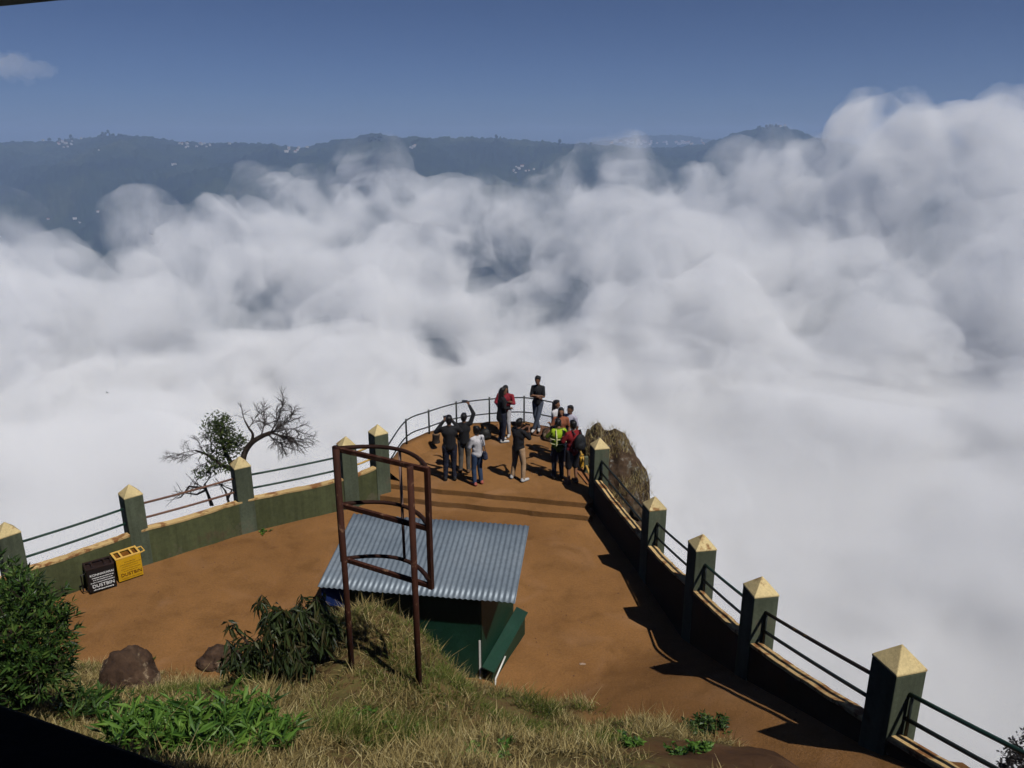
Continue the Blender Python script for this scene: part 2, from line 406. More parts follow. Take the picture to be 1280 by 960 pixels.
def wall(name, pts, label, rails, inner_sign, upr, lowr, wm):
    root = empty(name, (0, 0, 0), 0, label, 'wall')
    n = len(pts); body = MB(); cop = MB()
    for i in range(n-1):
        a, b = pts[i], pts[i+1]; d = (b-a); d.z = 0; L = d.length; d.normalize(); n_ = Vector((-d.y, d.x, 0))
        ns = max(4, int(L/.12)); A = a+d*.05; B = b-d*.05; vs = []; fs = []; cv = []; cf = []
        for k in range(ns+1):
            t = k/ns; q = A.lerp(B, t); zt = a.z+(b.z-a.z)*t-WALLH
            zt += .018*mnoise.noise(Vector((q.x*2.2, q.y*2.2, 1)))-.03*math.sin(math.pi*t)
            zb = min(gz(q.x+n_.x*s*.2, q.y+n_.y*s*.2) for s in (-1, 1))-.5
            zb = max(zb, zt-1.9)
            o = -.01; oi = .168
            vs += [q+n_*o+Vector((0, 0, zb-q.z)), q+n_*o+Vector((0, 0, zt-q.z)), q-n_*oi+Vector((0, 0, zt-q.z)), q-n_*oi+Vector((0, 0, zb-q.z))]
            j = .016*mnoise.noise(Vector((q.x*7, q.y*7, 5)))
            ow = .0+j; oi2 = .176+j; oh = .04+.5*j
            cv += [q+n_*ow+Vector((0, 0, zt-q.z-.012)), q+n_*ow+Vector((0, 0, zt-q.z+oh)), q-n_*oi2+Vector((0, 0, zt-q.z+oh+.006)), q-n_*oi2+Vector((0, 0, zt-q.z-.012))]
        for k in range(ns):
            for j in range(4):
                f = (k*4+j, k*4+(j+1) % 4, (k+1)*4+(j+1) % 4, (k+1)*4+j); fs.append(f); cf.append(f)
        fs += [(0,3,2,1), (ns*4, ns*4+1, ns*4+2, ns*4+3)]; cf += [(0,3,2,1), (ns*4, ns*4+1, ns*4+2, ns*4+3)]
        body.add(vs, fs); cop.add(cv, cf)
    body.build('wall_panel', wm, root); cop.build('coping', M_coping, root, bevel=.01)
    for i, p in enumerate(pts):
        zb = min(gz(p.x, p.y)-.6, p.z-1.9)
        post_parts(root, p, pts[max(i-1, 0)], pts[min(i+1, n-1)], max(zb, p.z-2.6))
    for i in range(n-1):
        if rails[i] is None: continue
        a, b = pts[i], pts[i+1]; d = (b-a).normalized()
        mt, ml = rails[i]
        for h, m in ((upr, mt), (lowr, ml)):
            t = MB(); q0 = a+d*.17+Vector((0, 0, h-WALLH)); q1 = b-d*.17+Vector((0, 0, h-WALLH))
            mid = [q0.lerp(q1, k/6)+Vector((0, 0, -.012*math.sin(math.pi*k/6))) for k in range(7)]
            t.tube(mid, .024, 8); t.build('rail', m, root, sm=True)
        if name == 'right_boundary_wall' or inner_sign < 0:
            t = MB(); q = a+d*.23
            t.tube([q+Vector((0, 0, -WALLH)), q+Vector((0, 0, upr-WALLH))], .02, 6); t.build('rail_upright', m, root, sm=True)
    return root
G, RU, YE, DK, MX = M_rail_green, M_rail_rust, M_rail_yel, M_rail_dark, M_rail_mix
wall('boundary_wall', Lp, 'olive green wall with cream capped posts and rails behind the dustbins',
     [(G, G), (G, G), (RU, RU), (G, G), (YE, YE)], 1, .55, .22, M_wall)
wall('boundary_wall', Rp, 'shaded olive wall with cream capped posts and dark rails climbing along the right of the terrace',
     [(DK, DK), (DK, DK), (G, DK), (MX, DK), (G, DK)], -1, .52, .22, M_wall_shade)

# railing round the tip
rl = empty('railing', (0, 0, 0), 0, 'thin dark curved metal railing with two rails round the tip of the upper terrace', 'railing')
RP = [p.copy() for p in TIP[:6]]
RH = .92
for p in RP:
    m = MB(); m.tube([p+Vector((0, 0, -.1)), p+Vector((0, 0, RH+.06))], .026, 8); m.build('post', M_rail_dark, rl, sm=True)
def spline(pts, n=8):
    out = []; P = [pts[0]*2-pts[1]]+list(pts)+[pts[-1]*2-pts[-2]]
    for i in range(1, len(P)-2):
        for k in range(n):
            t = k/n; a, b, c, d = P[i-1:i+3]
            out.append(.5*((2*b)+(c-a)*t+(2*a-5*b+4*c-d)*t*t+(3*b-a-3*c+d)*t**3))
    out.append(P[-2]); return out
lstart = Vector((Lp[-1].x+.12, Lp[-1].y+.15, Z_UP))
for h in (RH, RH*.5):
    m = MB(); m.tube([q+Vector((0, 0, h)) for q in spline([lstart]+RP)], .02, 7); m.build('rail', M_rail_dark, rl, sm=True)

fr = empty('low_fence', (0, 0, 0), 0, 'short low fence with yellowed rails between first right post and railing', 'fence')
q0 = Rp[0]+Vector((-.03, .2, -1.45)); q1 = Vector((1.75, 20.1, Z_UP+.42))
for h in (0, -.24):
    m = MB(); m.tube([q0+Vector((0, 0, h)), q1+Vector((0, 0, h))], .03, 7); m.build('rail', M_rail_yel, fr, sm=True)
m = MB(); m.box(q0.lerp(q1, .45)+Vector((0, 0, -.12)), (.10, .10, .72)); m.build('post', M_post, fr, bevel=.01)

# ------------------------------------------------------------------ rocks
def rock(name, p, size, mat, label, cat='rock', seed=0, rz=0, rough=.36, sub=5, group=None, kind=None):
    bm = bmesh.new(); bmesh.ops.create_icosphere(bm, subdivisions=sub, radius=1)
    for v in bm.verts:
        q = v.co.copy(); o = Vector((seed*7.3, seed*3.1, seed*1.7))
        f = 1+rough*(mnoise.noise(q*1.1+o)+.5*mnoise.noise(q*2.4+o)+.25*mnoise.noise(q*5+o)+.12*mnoise.noise(q*11+o))
        c = mnoise.cell(q*1.6+o)*.10
        q = q*(f+c*0)
        v.co = Vector((q.x*size[0], q.y*size[1], q.z*size[2]))
    me = bpy.data.meshes.new(name); bm.to_mesh(me); bm.free(); smooth(me)
    o = link(name, me, mat, None, p); o.rotation_euler = (0, 0, rz); return tag(o, label, cat, group, kind)
b1 = onground(155, 862)
rock('boulder', b1+Vector((-.02, .15, .0)), (.39, .40, .52), M_rock, 'brown lichen spotted boulder at the grass edge beneath the dustbins', 'boulder', 2, .4, .24)
b2 = onground(262, 838)
rock('boulder', b2+Vector((.1, .2, .0)), (.34, .3, .22), M_rock, 'low smooth brown boulder half hidden behind the drooping shrub', 'boulder', 5, 0)
rock('rock_outcrop', Vector((2.60, 19.7, CAMZ-9.35)), (.88, 2.3, 1.62), M_outcrop, 'brown rock outcrop with dry grass rising beyond the first right wall post', 'rock', 8, .15, .30, 6)
rock('rock_outcrop', Vector((2.85, 17.3, CAMZ-10.1)), (.85, 1.9, 1.3), M_outcrop, 'lower grassy shoulder of rock behind the right wall between its two farthest posts', 'rock', 9, 0, .25, 5)
for i, (px, py, s, lb) in enumerate([
    (642, 534, (.28,.2,.13), 'flat reddish stone under the railing behind the man photographing the group'),
    (620, 536, (.2,.16,.12), 'small reddish stone beside the railing post, right of the couple'),
    (690, 548, (.42,.3,.24), 'dark low rock at the feet of the man with crossed legs'),
    (674, 541, (.36,.28,.14), 'pale brown rock slab on which the man with crossed legs stands'),
    (560, 549, (.2,.16,.10), 'small dusty stone on the kerb right of the stump')]):
    p = atd(px, py, D_UP); rock('rock', p+Vector((0, 0, .03)), s, M_stone if i != 2 else M_rock, lb, 'rock', 20+i, i, .3, 4)
m = MB(); st = atd(545, 553, D_UP-.2)
m.tube([st, st+Vector((0, 0, .1)), st+Vector((.01, 0, .24))], [.12, .10, .105], 10, 0); sto = m.build('tree_stump', M_bark, None, origin=st)
tag(sto, 'small dark tree stump on the kerb behind the leftmost black clad man', 'stump')
m = MB(); m.tube([Vector((.01, 0, .24)), Vector((.012, 0, .252))], [.085, .08], 10); m.build('cut_face', M_wood, sto)

# ------------------------------------------------------------------ leaves and plants
def leaf(mb, p, d, L, W, side=None, fold=.25, droop=0, mi=0):
    d = d.normalized(); s = (side or d.cross(Vector((rnd.uniform(-1, 1), rnd.uniform(-1, 1), rnd.uniform(-1, 1))))).normalized()
    n = s.cross(d); t = p+d*L+Vector((0, 0, -droop*L)); c = p+d*L*.45+Vector((0, 0, -droop*L*.25))
    k = len(mb.v)
    mb.v += [tuple(p), tuple(c+s*W*.5+n*W*fold), tuple(t), tuple(c-s*W*.5+n*W*fold), tuple(c)]
    mb.f += [(k, k+1, k+4), (k+1, k+2, k+4), (k+2, k+3, k+4), (k+3, k, k+4)]; mb.m += [mi]*4
def rdir(): 
    while 1:
        v = Vector((rnd.uniform(-1, 1), rnd.uniform(-1, 1), rnd.uniform(-1, 1)))
        if .05 < v.length < 1: return v.normalized()
def shrub(name, base, clumps, nper, L, W, mode, mat, label, cat='shrub', stemr=.02, group=None):
    root = empty(name, base, 0, label, cat, group); st = MB(); lf = MB()
    for c, r in clumps:
        c = Vector(c); mid = c*.5+Vector((0, 0, -.05)); st.tube([Vector((0, 0, -.05)), mid, c], [stemr, stemr*.7, stemr*.3], 5)
        for i in range(int(nper*r*r*6)):
            tipd = rdir(); rr = r*rnd.uniform(.35, 1.0)*(1+.25*mnoise.noise(tipd*2+c*3)); tp = c+tipd*rr
            if i % 3 == 0: st.tube([c+tipd*rr*.2, tp], [.006, .003], 4)
            k = 7
            ax = (tipd+Vector((0, 0, .5 if mode == 'up' else .15))).normalized()
            for j in range(k):
                a = 2*math.pi*(j/k)+rnd.uniform(-.4, .4); o1 = ax.orthogonal().normalized(); o2 = ax.cross(o1)
                out = o1*math.cos(a)+o2*math.sin(a)
                if mode == 'up': d = ax*rnd.uniform(.4, 1.1)+out*.7
                elif mode == 'droop': d = out*.6+Vector((0, 0, -rnd.uniform(.3, 1.3)))+ax*.15
                else: d = ax*.4+out*rnd.uniform(.5, 1)
                pp = tp+ax*rnd.uniform(-.08, .02)*(1 if mode != 'droop' else 1.5)
                leaf(lf, pp, d, L*rnd.uniform(.6, 1.2), W*rnd.uniform(.7, 1.2), droop=.2 if mode == 'droop' else .05)
    st.build('branches', M_bark, root); lf.build('foliage', mat, root); return root
M_leaf1 = leafmat('dark_glossy_leaf', [(0, (.010,.024,.006)), (.5, (.032,.074,.014)), (.85, (.07,.13,.024)), (1, (.11,.15,.035))], .45, .2, .3)
M_leaf2 = leafmat('drooping_leaf', [(0, (.012,.018,.007)), (.4, (.026,.042,.013)), (.75, (.045,.065,.02)), (.93, (.06,.045,.018)), (1, (.09,.10,.05))], .45, .2, .3)
M_leaf3 = leafmat('bright_green_leaf', [(0, (.022,.065,.012)), (.5, (.075,.17,.022)), (1, (.15,.27,.04))], .5, .3)
M_leaf4 = leafmat('tree_leaf', [(0, (.014,.024,.007)), (.5, (.045,.07,.016)), (1, (.09,.12,.03))], .5, .2)
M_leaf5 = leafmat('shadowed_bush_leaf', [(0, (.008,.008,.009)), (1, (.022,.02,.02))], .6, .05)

lb_ = onground(30, 880)
def rel(px, py, F, base): return atF(px, py, F)-base
Fb = lb_.y
shrub('shrub', lb_, [(rel(-25, 760, Fb+.2, lb_), .55), (rel(35, 755, Fb, lb_), .36), (rel(60, 790, Fb-.1, lb_), .30), (rel(20, 800, Fb-.3, lb_), .42), (rel(45, 835, Fb-.4, lb_), .34),
      (rel(-10, 850, Fb-.5, lb_), .4), (rel(25, 730, Fb+.2, lb_), .2), (rel(80, 770, Fb, lb_), .12), (rel(70, 830, Fb-.3, lb_), .18)],
      170, .10, .024, 'up', M_leaf1, 'dense dark green shrub with narrow upright leaves at the left edge above the parapet')
mb_ = onground(350, 842); Fm = mb_.y
shrub('shrub', mb_, [(rel(390, 775, Fm+.1, mb_), .36), (rel(350, 790, Fm, mb_), .38), (rel(310, 812, Fm, mb_), .28), (rel(395, 748, Fm+.2, mb_), .14), (rel(325, 752, Fm+.1, mb_), .10), (rel(292, 822, Fm, mb_), .18), (rel(365, 820, Fm-.2, mb_), .26), (rel(410, 790, Fm, mb_), .2), (rel(290, 782, Fm, mb_), .08), (rel(345, 770, Fm, mb_), .2)],
      80, .19, .036, 'droop', M_leaf2, 'dark shrub of long drooping leaves left of the kiosk roof on the grassy bank')
def weed(name, px, py, n, spread, L, W, h, mat, label, cat='plant', group=None, up=1.0):
    b = onground(px, py); root = empty(name, b, 0, label, cat, group); st = MB(); lf = MB()
    for i in range(n):
        a = rnd.uniform(0, 6.283); r = spread*math.sqrt(rnd.random()); x, y = r*math.cos(a), r*math.sin(a)
        z0 = gz(b.x+x, b.y+y)-b.z; hh = h*rnd.uniform(.5, 1.1)*(1-.4*r/spread); tx, ty = x+rnd.gauss(0, .05), y+rnd.gauss(0, .05)
        st.tube([(x, y, z0-.03), (tx, ty, z0+hh)], [.006, .003], 4)
        for j in range(9):
            t = rnd.uniform(.25, 1); q = Vector((x, y, z0)).lerp(Vector((tx, ty, z0+hh)), t); al = rnd.uniform(0, 6.283)
            d = Vector((math.cos(al), math.sin(al), up*rnd.uniform(.2, 1.3)))
            leaf(lf, q, d, L*rnd.uniform(.6, 1.2), W*rnd.uniform(.7, 1.2), droop=.15)
    lf.add(st.v, st.f); lf.build('foliage', mat, root); return root
weed('leafy_plant', 262, 935, 150, .68, .17, .032, .52, M_leaf3, 'bright green broad leaved plants right of the black parapet at the bottom', up=1.1)
weed('leafy_plant', 190, 905, 40, .42, .13, .026, .26, M_leaf3, 'fresh green spray of leaves just above the parapet edge below the boulder')
weed('leafy_plant', 120, 890, 45, .36, .15, .03, .26, M_leaf1, 'dark green low plant between the left shrub and the parapet')
weed('leafy_plant', 880, 912, 60, .30, .075, .03, .16, M_leaf1, 'small dark green weed at the corner of the grass beside the bare brown soil', up=.5)
weed('leafy_plant', 865, 940, 25, .22, .07, .03, .12, M_leaf3, 'small light green weed below the dark weed by the brown soil', up=.5)
weed('leafy_plant', 790, 930, 14, .12, .07, .03, .12, M_leaf3, 'tiny green weed in dry grass left of the brown soil', up=.5)
weed('leafy_plant', 330, 665, 10, .10, .06, .03, .07, M_leaf3, 'small green tuft at the foot of the left wall', up=.5)
weed('leafy_plant', 470, 915, 40, .4, .06, .03, .12, M_leaf3, 'low green weed in the grass below the two sign posts', up=.5)
weed('leafy_plant', 600, 945, 30, .3, .06, .03, .12, M_leaf3, 'low green weed at the bottom centre of the grass', up=.5)
weed('leafy_plant', 175, 832, 20, .2, .06, .025, .12, M_leaf1, 'sprig of dark leaves growing against the lichen spotted boulder')

# grass
def blade(mb, p, d, L, W, bend, side):
    k = len(mb.v); n = d
    p1 = p+d*L*.5; p2 = p+d*L+bend*L
    p1 = p1+bend*L*.25; s = side*W*.5
    mb.v += [tuple(p-s), tuple(p+s), tuple(p1+s*.8), tuple(p1-s*.8), tuple(p2)]
    mb.f += [(k, k+1, k+2, k+3), (k+3, k+2, k+4)]
M_dry = leafmat('dry_grass', [(0, (.08,.055,.02)), (.3, (.24,.18,.065)), (.75, (.39,.31,.13)), (1, (.54,.46,.24))], .7, .25, .2)
M_grn = leafmat('green_grass', [(0, (.05,.075,.014)), (.5, (.12,.155,.03)), (1, (.22,.23,.06))], .65, .3, .2)
def in_bank(x, y):
    X = np.array(x); Y = np.array(y); g = ramp_d(X, Y)-bank_d(X, Y); ins, _ = outline_dist(X, Y); return np.where(ins, g, -1)
dry, grn = MB(), MB()
NT = 42000
rx = np.array([rnd.uniform(-7.5, 4.2) for _ in range(NT)]); ry = np.array([3.2+9*rnd.random() for _ in range(NT)])
g_ = in_bank(rx, ry); z_ = ground_z(rx, ry); pat = fbm(rx*.75, ry*.75, 4, 77); dens = fbm(rx*1.6, ry*1.6, 3, 44)
mudf = np.hypot((rx-mudc.x)/.8, (ry-mudc.y)/1.05)
frame = 0
greens = [onground(665, 885), onground(740, 895), onground(290, 860), onground(430, 925), onground(520, 925)]
boulder_xy = [(b1.x, b1.y+.15, .5), (b2.x+.1, b2.y+.2, .4)]
KX = (-2.6, 0.1, 10.75)
for i in range(NT):
    if g_[i] < rnd.uniform(-.05, .18) or mudf[i] < 1.55+.5*dens[i]: continue
    x, y, z = rx[i], ry[i], z_[i]
    if KX[0] < x < KX[1] and y > KX[2]: continue
    if any(math.hypot(x-a, y-b) < r for a, b, r in boulder_xy): continue
    u_, v_ = proj(Vector((x, y, z)))
    if not (-60 < u_ < 1150 and 700 < v_ < 1010): continue
    if dens[i] < -.19+rnd.uniform(-.12, .12): continue
    gr = any(math.hypot((x-q.x)/.34, (y-q.y)/.3) < 1 for q in greens)
    isg = gr or pat[i]+.25*rnd.uniform(-1, 1) > (.10 if x > -3.2 else -.10)
    top = (dens[i]+.6)
    L0 = (.24 if gr else (.09 if isg else .155))*(.45+.85*top)*(.75 if x < -3 else 1)
    mound = math.exp(-(((x+1.9)/1.2)**2+((y-9.1)/.8)**2)/2); L0 *= 1+.6*mound
    nb = 9 if not isg else 10
    lean = Vector((rnd.gauss(.1, .25), rnd.gauss(-.1, .25), 0))
    for j in range(nb):
        d = (Vector((rnd.gauss(0, .45), rnd.gauss(0, .45), 1))+lean).normalized()
        b = Vector((d.x, d.y, 0))*rnd.uniform(.1, .6)+Vector((0, 0, -rnd.uniform(0, .3)))
        a = rnd.uniform(0, 6.283); s = Vector((math.cos(a), math.sin(a), 0))
        L = L0*rnd.uniform(.5, 1.35)*(1.7 if rnd.random() < .05 else 1)
        blade(grn if isg and rnd.random() < .85 else dry, Vector((x+rnd.gauss(0, .04), y+rnd.gauss(0, .04), z-.02)), d, L, rnd.uniform(.005, .011), b, s)
grn.m = []; dry.m = []
for mb, nm, mt in ((dry, 'dry_grass', M_dry), (grn, 'green_grass', M_grn)):
    mb.m = [0]; me = bpy.data.meshes.new(nm); me.from_pydata(mb.v, [], mb.f); me.update()
    tag(link(nm, me, mt), 'straw coloured dry grass covering the bank' if nm == 'dry_grass' else 'patches of green grass on the bank', 'grass', None, 'stuff')
# dry tufts on the outcrop and at the rail
def tufts(name, pts, n, L, label, mat):
    mb = MB()
    for p, s in pts:
        for j in range(n):
            q = p+Vector((rnd.gauss(0, s), rnd.gauss(0, s), rnd.gauss(0, .03)))
            d = Vector((rnd.gauss(0, .4), rnd.gauss(0, .4), 1)).normalized(); a = rnd.uniform(0, 6.283)
            blade(mb, q, d, L*rnd.uniform(.5, 1.3), .012, Vector((d.x, d.y, 0))*.4, Vector((math.cos(a), math.sin(a), 0)))
    me = bpy.data.meshes.new(name); me.from_pydata(mb.v, [], mb.f); me.update()
    return tag(link(name, me, mat), label, 'grass', None, 'stuff')
from mathutils.bvhtree import BVHTree
bpy.context.view_layer.update()
def on_outcrop(px, py):
    best = None
    for o in [o for o in bpy.data.objects if o.name.startswith('rock_outcrop')]:
        me = o.data; t = BVHTree.FromPolygons([o.matrix_world@v.co for v in me.vertices], [p.vertices[:] for p in me.polygons])
        h = t.ray_cast(Vector((0, 0, CAMZ)), Vector(ray(px, py)).normalized())
        if h[0] is not None and (best is None or h[3] < best[1]): best = (h[0], h[3])
    return best and best[0]
tp_ = [on_outcrop(px, py) for px in range(738, 815, 5) for py in range(532, 640, 5)]
tp_ = [p for k, p in enumerate(tp_) if p is not None and mnoise.noise(p*.9) > -.12]
tufts('dry_grass', [(p, .07) for p in tp_], 12, .17, 'dry grass on the rock outcrop beyond the right wall', M_dry)
twp = atd(600, 545, D_UP); mbt = MB(); rt = empty('bare_plant', twp, 0, 'grey twiggy little plant beside the railing left of the couple', 'plant')
for j in range(16):
    d = Vector((rnd.gauss(0, .5), rnd.gauss(0, .4), 1)).normalized(); mbt.tube([(0, 0, 0), d*.2, d*rnd.uniform(.3, .5)+Vector((rnd.gauss(0, .05), 0, 0))], [.008, .006, .003], 4)
mbt.build('twigs', M_twig, rt)

# half bare tree beyond the left wall
def tree_half_bare():
    F = 17.5; base = Vector((atF(303, 650, F).x, F, gz(atF(303, 650, F).x, F)))
    root = empty('tree', base, 0, 'windswept half bare tree with one leafy side beyond the left wall post', 'tree')
    tr = MB(); tw = MB(); lf = MB()
    def P(px, py, dy=0): return atF(px, py, F+dy)-base
    def limb(pts, r0, r1, mb=tr):
        n = len(pts); sp_ = spline(pts, 4); k = len(sp_)-1
        mb.tube(sp_, [r0+(r1-r0)*i/k for i in range(k+1)], 6)
        return sp_
    def grow(p, d, L, r, dep, bias):
        pts = [p]; q = p; dd = d
        for i in range(4):
            dd = (dd+bias*.09+Vector((rnd.gauss(0, .13), rnd.gauss(0, .16), rnd.gauss(0, .13)))).normalized(); q = q+dd*L/4; pts.append(q)
        tw.tube(pts, [r*(1-.17*i) for i in range(5)], 4)
        if dep > 0:
            for i in range(1, 5):
                for _ in range(2 if dep > 1 else (1 if rnd.random() < .85 else 2)):
                    nd = (dd+Vector((rnd.gauss(0, .55), rnd.gauss(0, .5), rnd.gauss(0, .55)))).normalized()
                    grow(pts[i], nd, L*rnd.uniform(.4, .62), r*.55, dep-1, bias)
    limb([Vector((0, 0, -.2)), P(301, 625), P(300, 600), P(297, 588)], .12, .085)
    limb([P(300, 606), P(303, 580, -.05), P(306, 566), P(314, 554), P(326, 546), P(338, 541)], .085, .05)
    limb([P(297, 588), P(290, 580), P(284, 570, .1), P(278, 555), P(276, 538)], .075, .03)
    limb([P(290, 588), P(276, 580, -.1), P(258, 568), P(244, 563)], .05, .02)
    limb([P(314, 554), P(316, 543), P(311, 535), P(306, 526)], .04, .02)
    for a, b, L in [((338, 541), (364, 512), .95), ((330, 544), (380, 528), 1.05), ((338, 541), (384, 550), .95), ((335, 543), (362, 572), .72), ((326, 546), (336, 510), .75), ((336, 541), (372, 520), .9), ((338, 541), (378, 540), .9)]:
        pa, pb = P(*a), P(*b); grow(pa, (pb-pa).normalized(), L*.70, .022, 3, Vector((.5, 0, -.01)))
    for a, b, L in [((306, 526), (300, 512), .4), ((311, 535), (320, 515), .45)]:
        pa, pb = P(*a), P(*b); grow(pa, (pb-pa).normalized(), L*.8, .014, 2, Vector((0, 0, .3)))
    for a, b, L in [((244, 563), (212, 556), .75), ((250, 565), (222, 572), .6), ((258, 568), (228, 545), .55), ((262, 575), (240, 597), .5), ((276, 545), (283, 515), .45), ((276, 545), (262, 528), .4), ((270, 560), (248, 540), .5)]:
        pa, pb = P(*a), P(*b); grow(pa, (pb-pa).normalized(), L*.7, .011, 3, Vector((-.4, 0, .02)))
    for px, py, r, n in [(272, 534, .33, 620), (283, 548, .33, 560), (294, 556, .26, 320), (272, 566, .33, 460), (268, 582, .20, 220), (250, 592, .13, 90), (283, 583, .16, 120), (258, 590, .12, 80), (303, 548, .12, 60), (282, 522, .12, 60)]:
        c = P(px, py, rnd.uniform(-.15, .2))
        for i in range(int(n*.95)):
            v = rdir()*r*1.08*(rnd.random()**.45)*(1+.35*mnoise.noise(rdir()*3)); leaf(lf, c+v, rdir()+Vector((0, 0, -.2)), rnd.uniform(.055, .10), .04)
    tr.build('trunk', M_bark, root, sm=True); tw.build('branches', M_twig, root); lf.build('crown', M_leaf4, root)
tree_half_bare()
bp = atF(262, 640, 18.2); rt = empty('bare_bush', bp, 0, 'leafless dark twiggy bush seen under the rails left of the tree', 'bush'); mbt = MB()
for (a, b, c) in [((266, 632), (258, 612), (248, 606)), ((266, 632), (256, 610), (240, 612)), ((264, 632), (256, 605), (262, 598)), ((286, 628), (282, 614), (276, 606)), ((258, 612), (246, 618), (228, 616)), ((256, 610), (236, 608), (226, 622)), ((284, 625), (290, 612), (276, 606))]:
    pts = [atF(*q, 18.2)-bp for q in (a, b, c)]; mbt.tube(pts, [.035, .025, .01], 5)
    for k in range(7):
        d = Vector((rnd.gauss(-.3, .5), rnd.gauss(0, .5), rnd.gauss(.1, .4))); mbt.tube([pts[2], pts[2]+d*.18, pts[2]+d*.36+Vector((0, 0, rnd.gauss(0, .05)))], [.01, .007, .004], 4)
mbt.build('branches', M_twig, rt)
# dark bush beyond right wall
bb = atF(1290, 990, 6.6)
shrub('bush', bb, [(atF(1280, 955, 6.6)-bb, .22), (atF(1262, 950, 6.5)-bb, .12), (atF(1300, 930, 6.8)-bb, .25), (atF(1272, 935, 6.7)-bb, .10), (atF(1252, 958, 6.6)-bb, .09)], 200, .05, .026, 'any', M_leaf5, 'dark bush behind the rail in the bottom right corner', 'bush')

# ------------------------------------------------------------------ rusty sign frame
gl, gr_ = atF(443, 828, 7.63), atF(527, 849, 7.18)
print('GZ', gl.z, gz(gl.x, gl.y), gr_.z, gz(gr_.x, gr_.y))
u = Vector((gr_.x-gl.x, gr_.y-gl.y, 0)); SW = u.length; u.normalize(); nrm = Vector((-u.y, u.x, 0))
def solve_t(px, z):
    lo, hi = -1.5, 3
    for _ in range(50):
        mi = (lo+hi)/2; q = gl+u*mi; q.z = z
        if proj(q)[0] < px: lo = mi
        else: hi = mi
    return lo
def solve_z(p, py):
    lo, hi = -5, 12
    for _ in range(50):
        mi = (lo+hi)/2
        if proj(Vector((p.x, p.y, mi)))[1] > py: lo = mi
        else: hi = mi
    return lo
zt, zm, zl = solve_z(gl, 562), solve_z(gl, 632), solve_z(gl, 700)
sf = empty('sign_frame', gl, 0, 'tall rusty empty metal sign frame with a curved front on two posts above the kiosk', 'sign frame')
def loc(t, z, n=0): return u*t+nrm*n+Vector((0, 0, z-gl.z))
t0 = solve_t(419, zt); t1 = solve_t(539, zl)
SAG = .30
for t, zg in ((0, gl.z), (SW, gr_.z)):
    m = MB(); m.tube([loc(t, zg-.8, -.05), loc(t, zt+.02, -.05)], .034, 10); m.build('post', M_rust, sf, sm=True)
for z in (zt, zm, zl):
    m = MB(); a, b = loc(t0, z), loc(t1, z); m.box((a+b)/2, ((b-a).length, .04, .05), (u, nrm, Vector((0, 0, 1)))); m.build('chord_bar', M_rust, sf, bevel=.004)
    m = MB(); pts = []
    for k in range(13):
        s = k/12; pts.append(loc(t0+(t1-t0)*s, z, SAG*4*s*(1-s)+.002))
    m.tube(pts, .024, 6); m.build('curved_bar', M_rustdark, sf, sm=True)
for t, mt in ((t0, M_rustdark), (t1, M_rust)):
    m = MB(); a, b = loc(t, zl-.03), loc(t, zt+.03); m.box((a+b)/2, (.05, .05, (b-a).length), (u, nrm, Vector((0, 0, 1)))); m.build('side_bar', mt, sf, bevel=.004)
tm = (t0+t1)/2+.03
m = MB(); m.tube([loc(tm, zl, SAG), loc(tm, zt, SAG)], .016, 6); m.build('middle_bar', plain('primer_grey', (.2,.13,.11), .7), sf, sm=True)

# ------------------------------------------------------------------ kiosk
kc = Vector((-1.42, 11.65, Z_LOW)); kr = R(-8.2)
ki = empty('kiosk', kc, kr, 'small green kiosk under a grey corrugated metal roof on the lower terrace', 'kiosk')
RW, RD = 3.22, 1.80; zn, zf = 1.67, 2.08
zs = lambda v: zn+(zf-zn)*(v+RD/2)/RD
nx_, ny_ = 36*8+1, 7
X, Y = np.meshgrid(np.linspace(-RW/2, RW/2, nx_), np.linspace(-RD/2, RD/2, ny_))
Z = zn+(zf-zn)*(Y+RD/2)/RD+.0085*np.sin(X/RW*36*2*np.pi)+.012*fbm(X*1.5, Y*1.5, 3, 8)
X = X+.03*np.round(X/RW*3)*0; Y = Y+np.where(np.abs(Y) > RD/2-.01, .000*np.sign(Y)*np.round(fbm(np.floor((X+9)*1.1)*5.3, Y*0, 2, 4)*2), 0)
def roof_mat():
    m, nt, bs = newmat('galvanised_roof')
    f = tnoise(nt, 1.4, 6, .6); g = tnoise(nt, 14, 6, .7)
    c = ramp(nt, f, [(.35, (.15,.19,.235)), (.55, (.185,.228,.275)), (.72, (.21,.25,.295))])
    c = mixc(nt, .6, c, ramp(nt, g, [(.3, (.65,.65,.65)), (.6, (1.05,1.05,1.05))]), 'MULTIPLY')
    c = mixc(nt, ramp(nt, tnoise(nt, 3, 8, .7), [(.66, (0,0,0)), (.72, (.5,.5,.5))]), c, (.17,.10,.06))
    nt.links.new(c, bs.inputs['Base Color']); bs.inputs['Metallic'].default_value = .25; bs.inputs['Roughness'].default_value = .5
    return m
rm_ = grid_mesh('roof', X, Y, Z); ro = link('roof', rm_, roof_mat(), ki)
sd = ro.modifiers.new('thick', 'SOLIDIFY'); sd.thickness = .004; sd.offset = -1
UW, VN = 1.0, -.64; UL = -1.2; VF = .70
def panel(name, mat, pts, th=.03, parent=ki):
    m = MB(); pts = [Vector(p) for p in pts]; n = (pts[1]-pts[0]).cross(pts[2]-pts[0]).normalized()*th; k = len(pts)
    m.add(pts+[p-n for p in pts], [tuple(range(k)), tuple(range(2*k-1, k-1, -1))]+[(i, k+i, k+(i+1) % k, (i+1) % k) for i in range(k)])
    return m.build(name, mat, parent)
zr = lambda v: zs(v)-.05
panel('back_wall', M_green, [(UL, VN, -.2), (UW, VN, -.2), (UW, VN, zr(VN)), (UL, VN, zr(VN))])
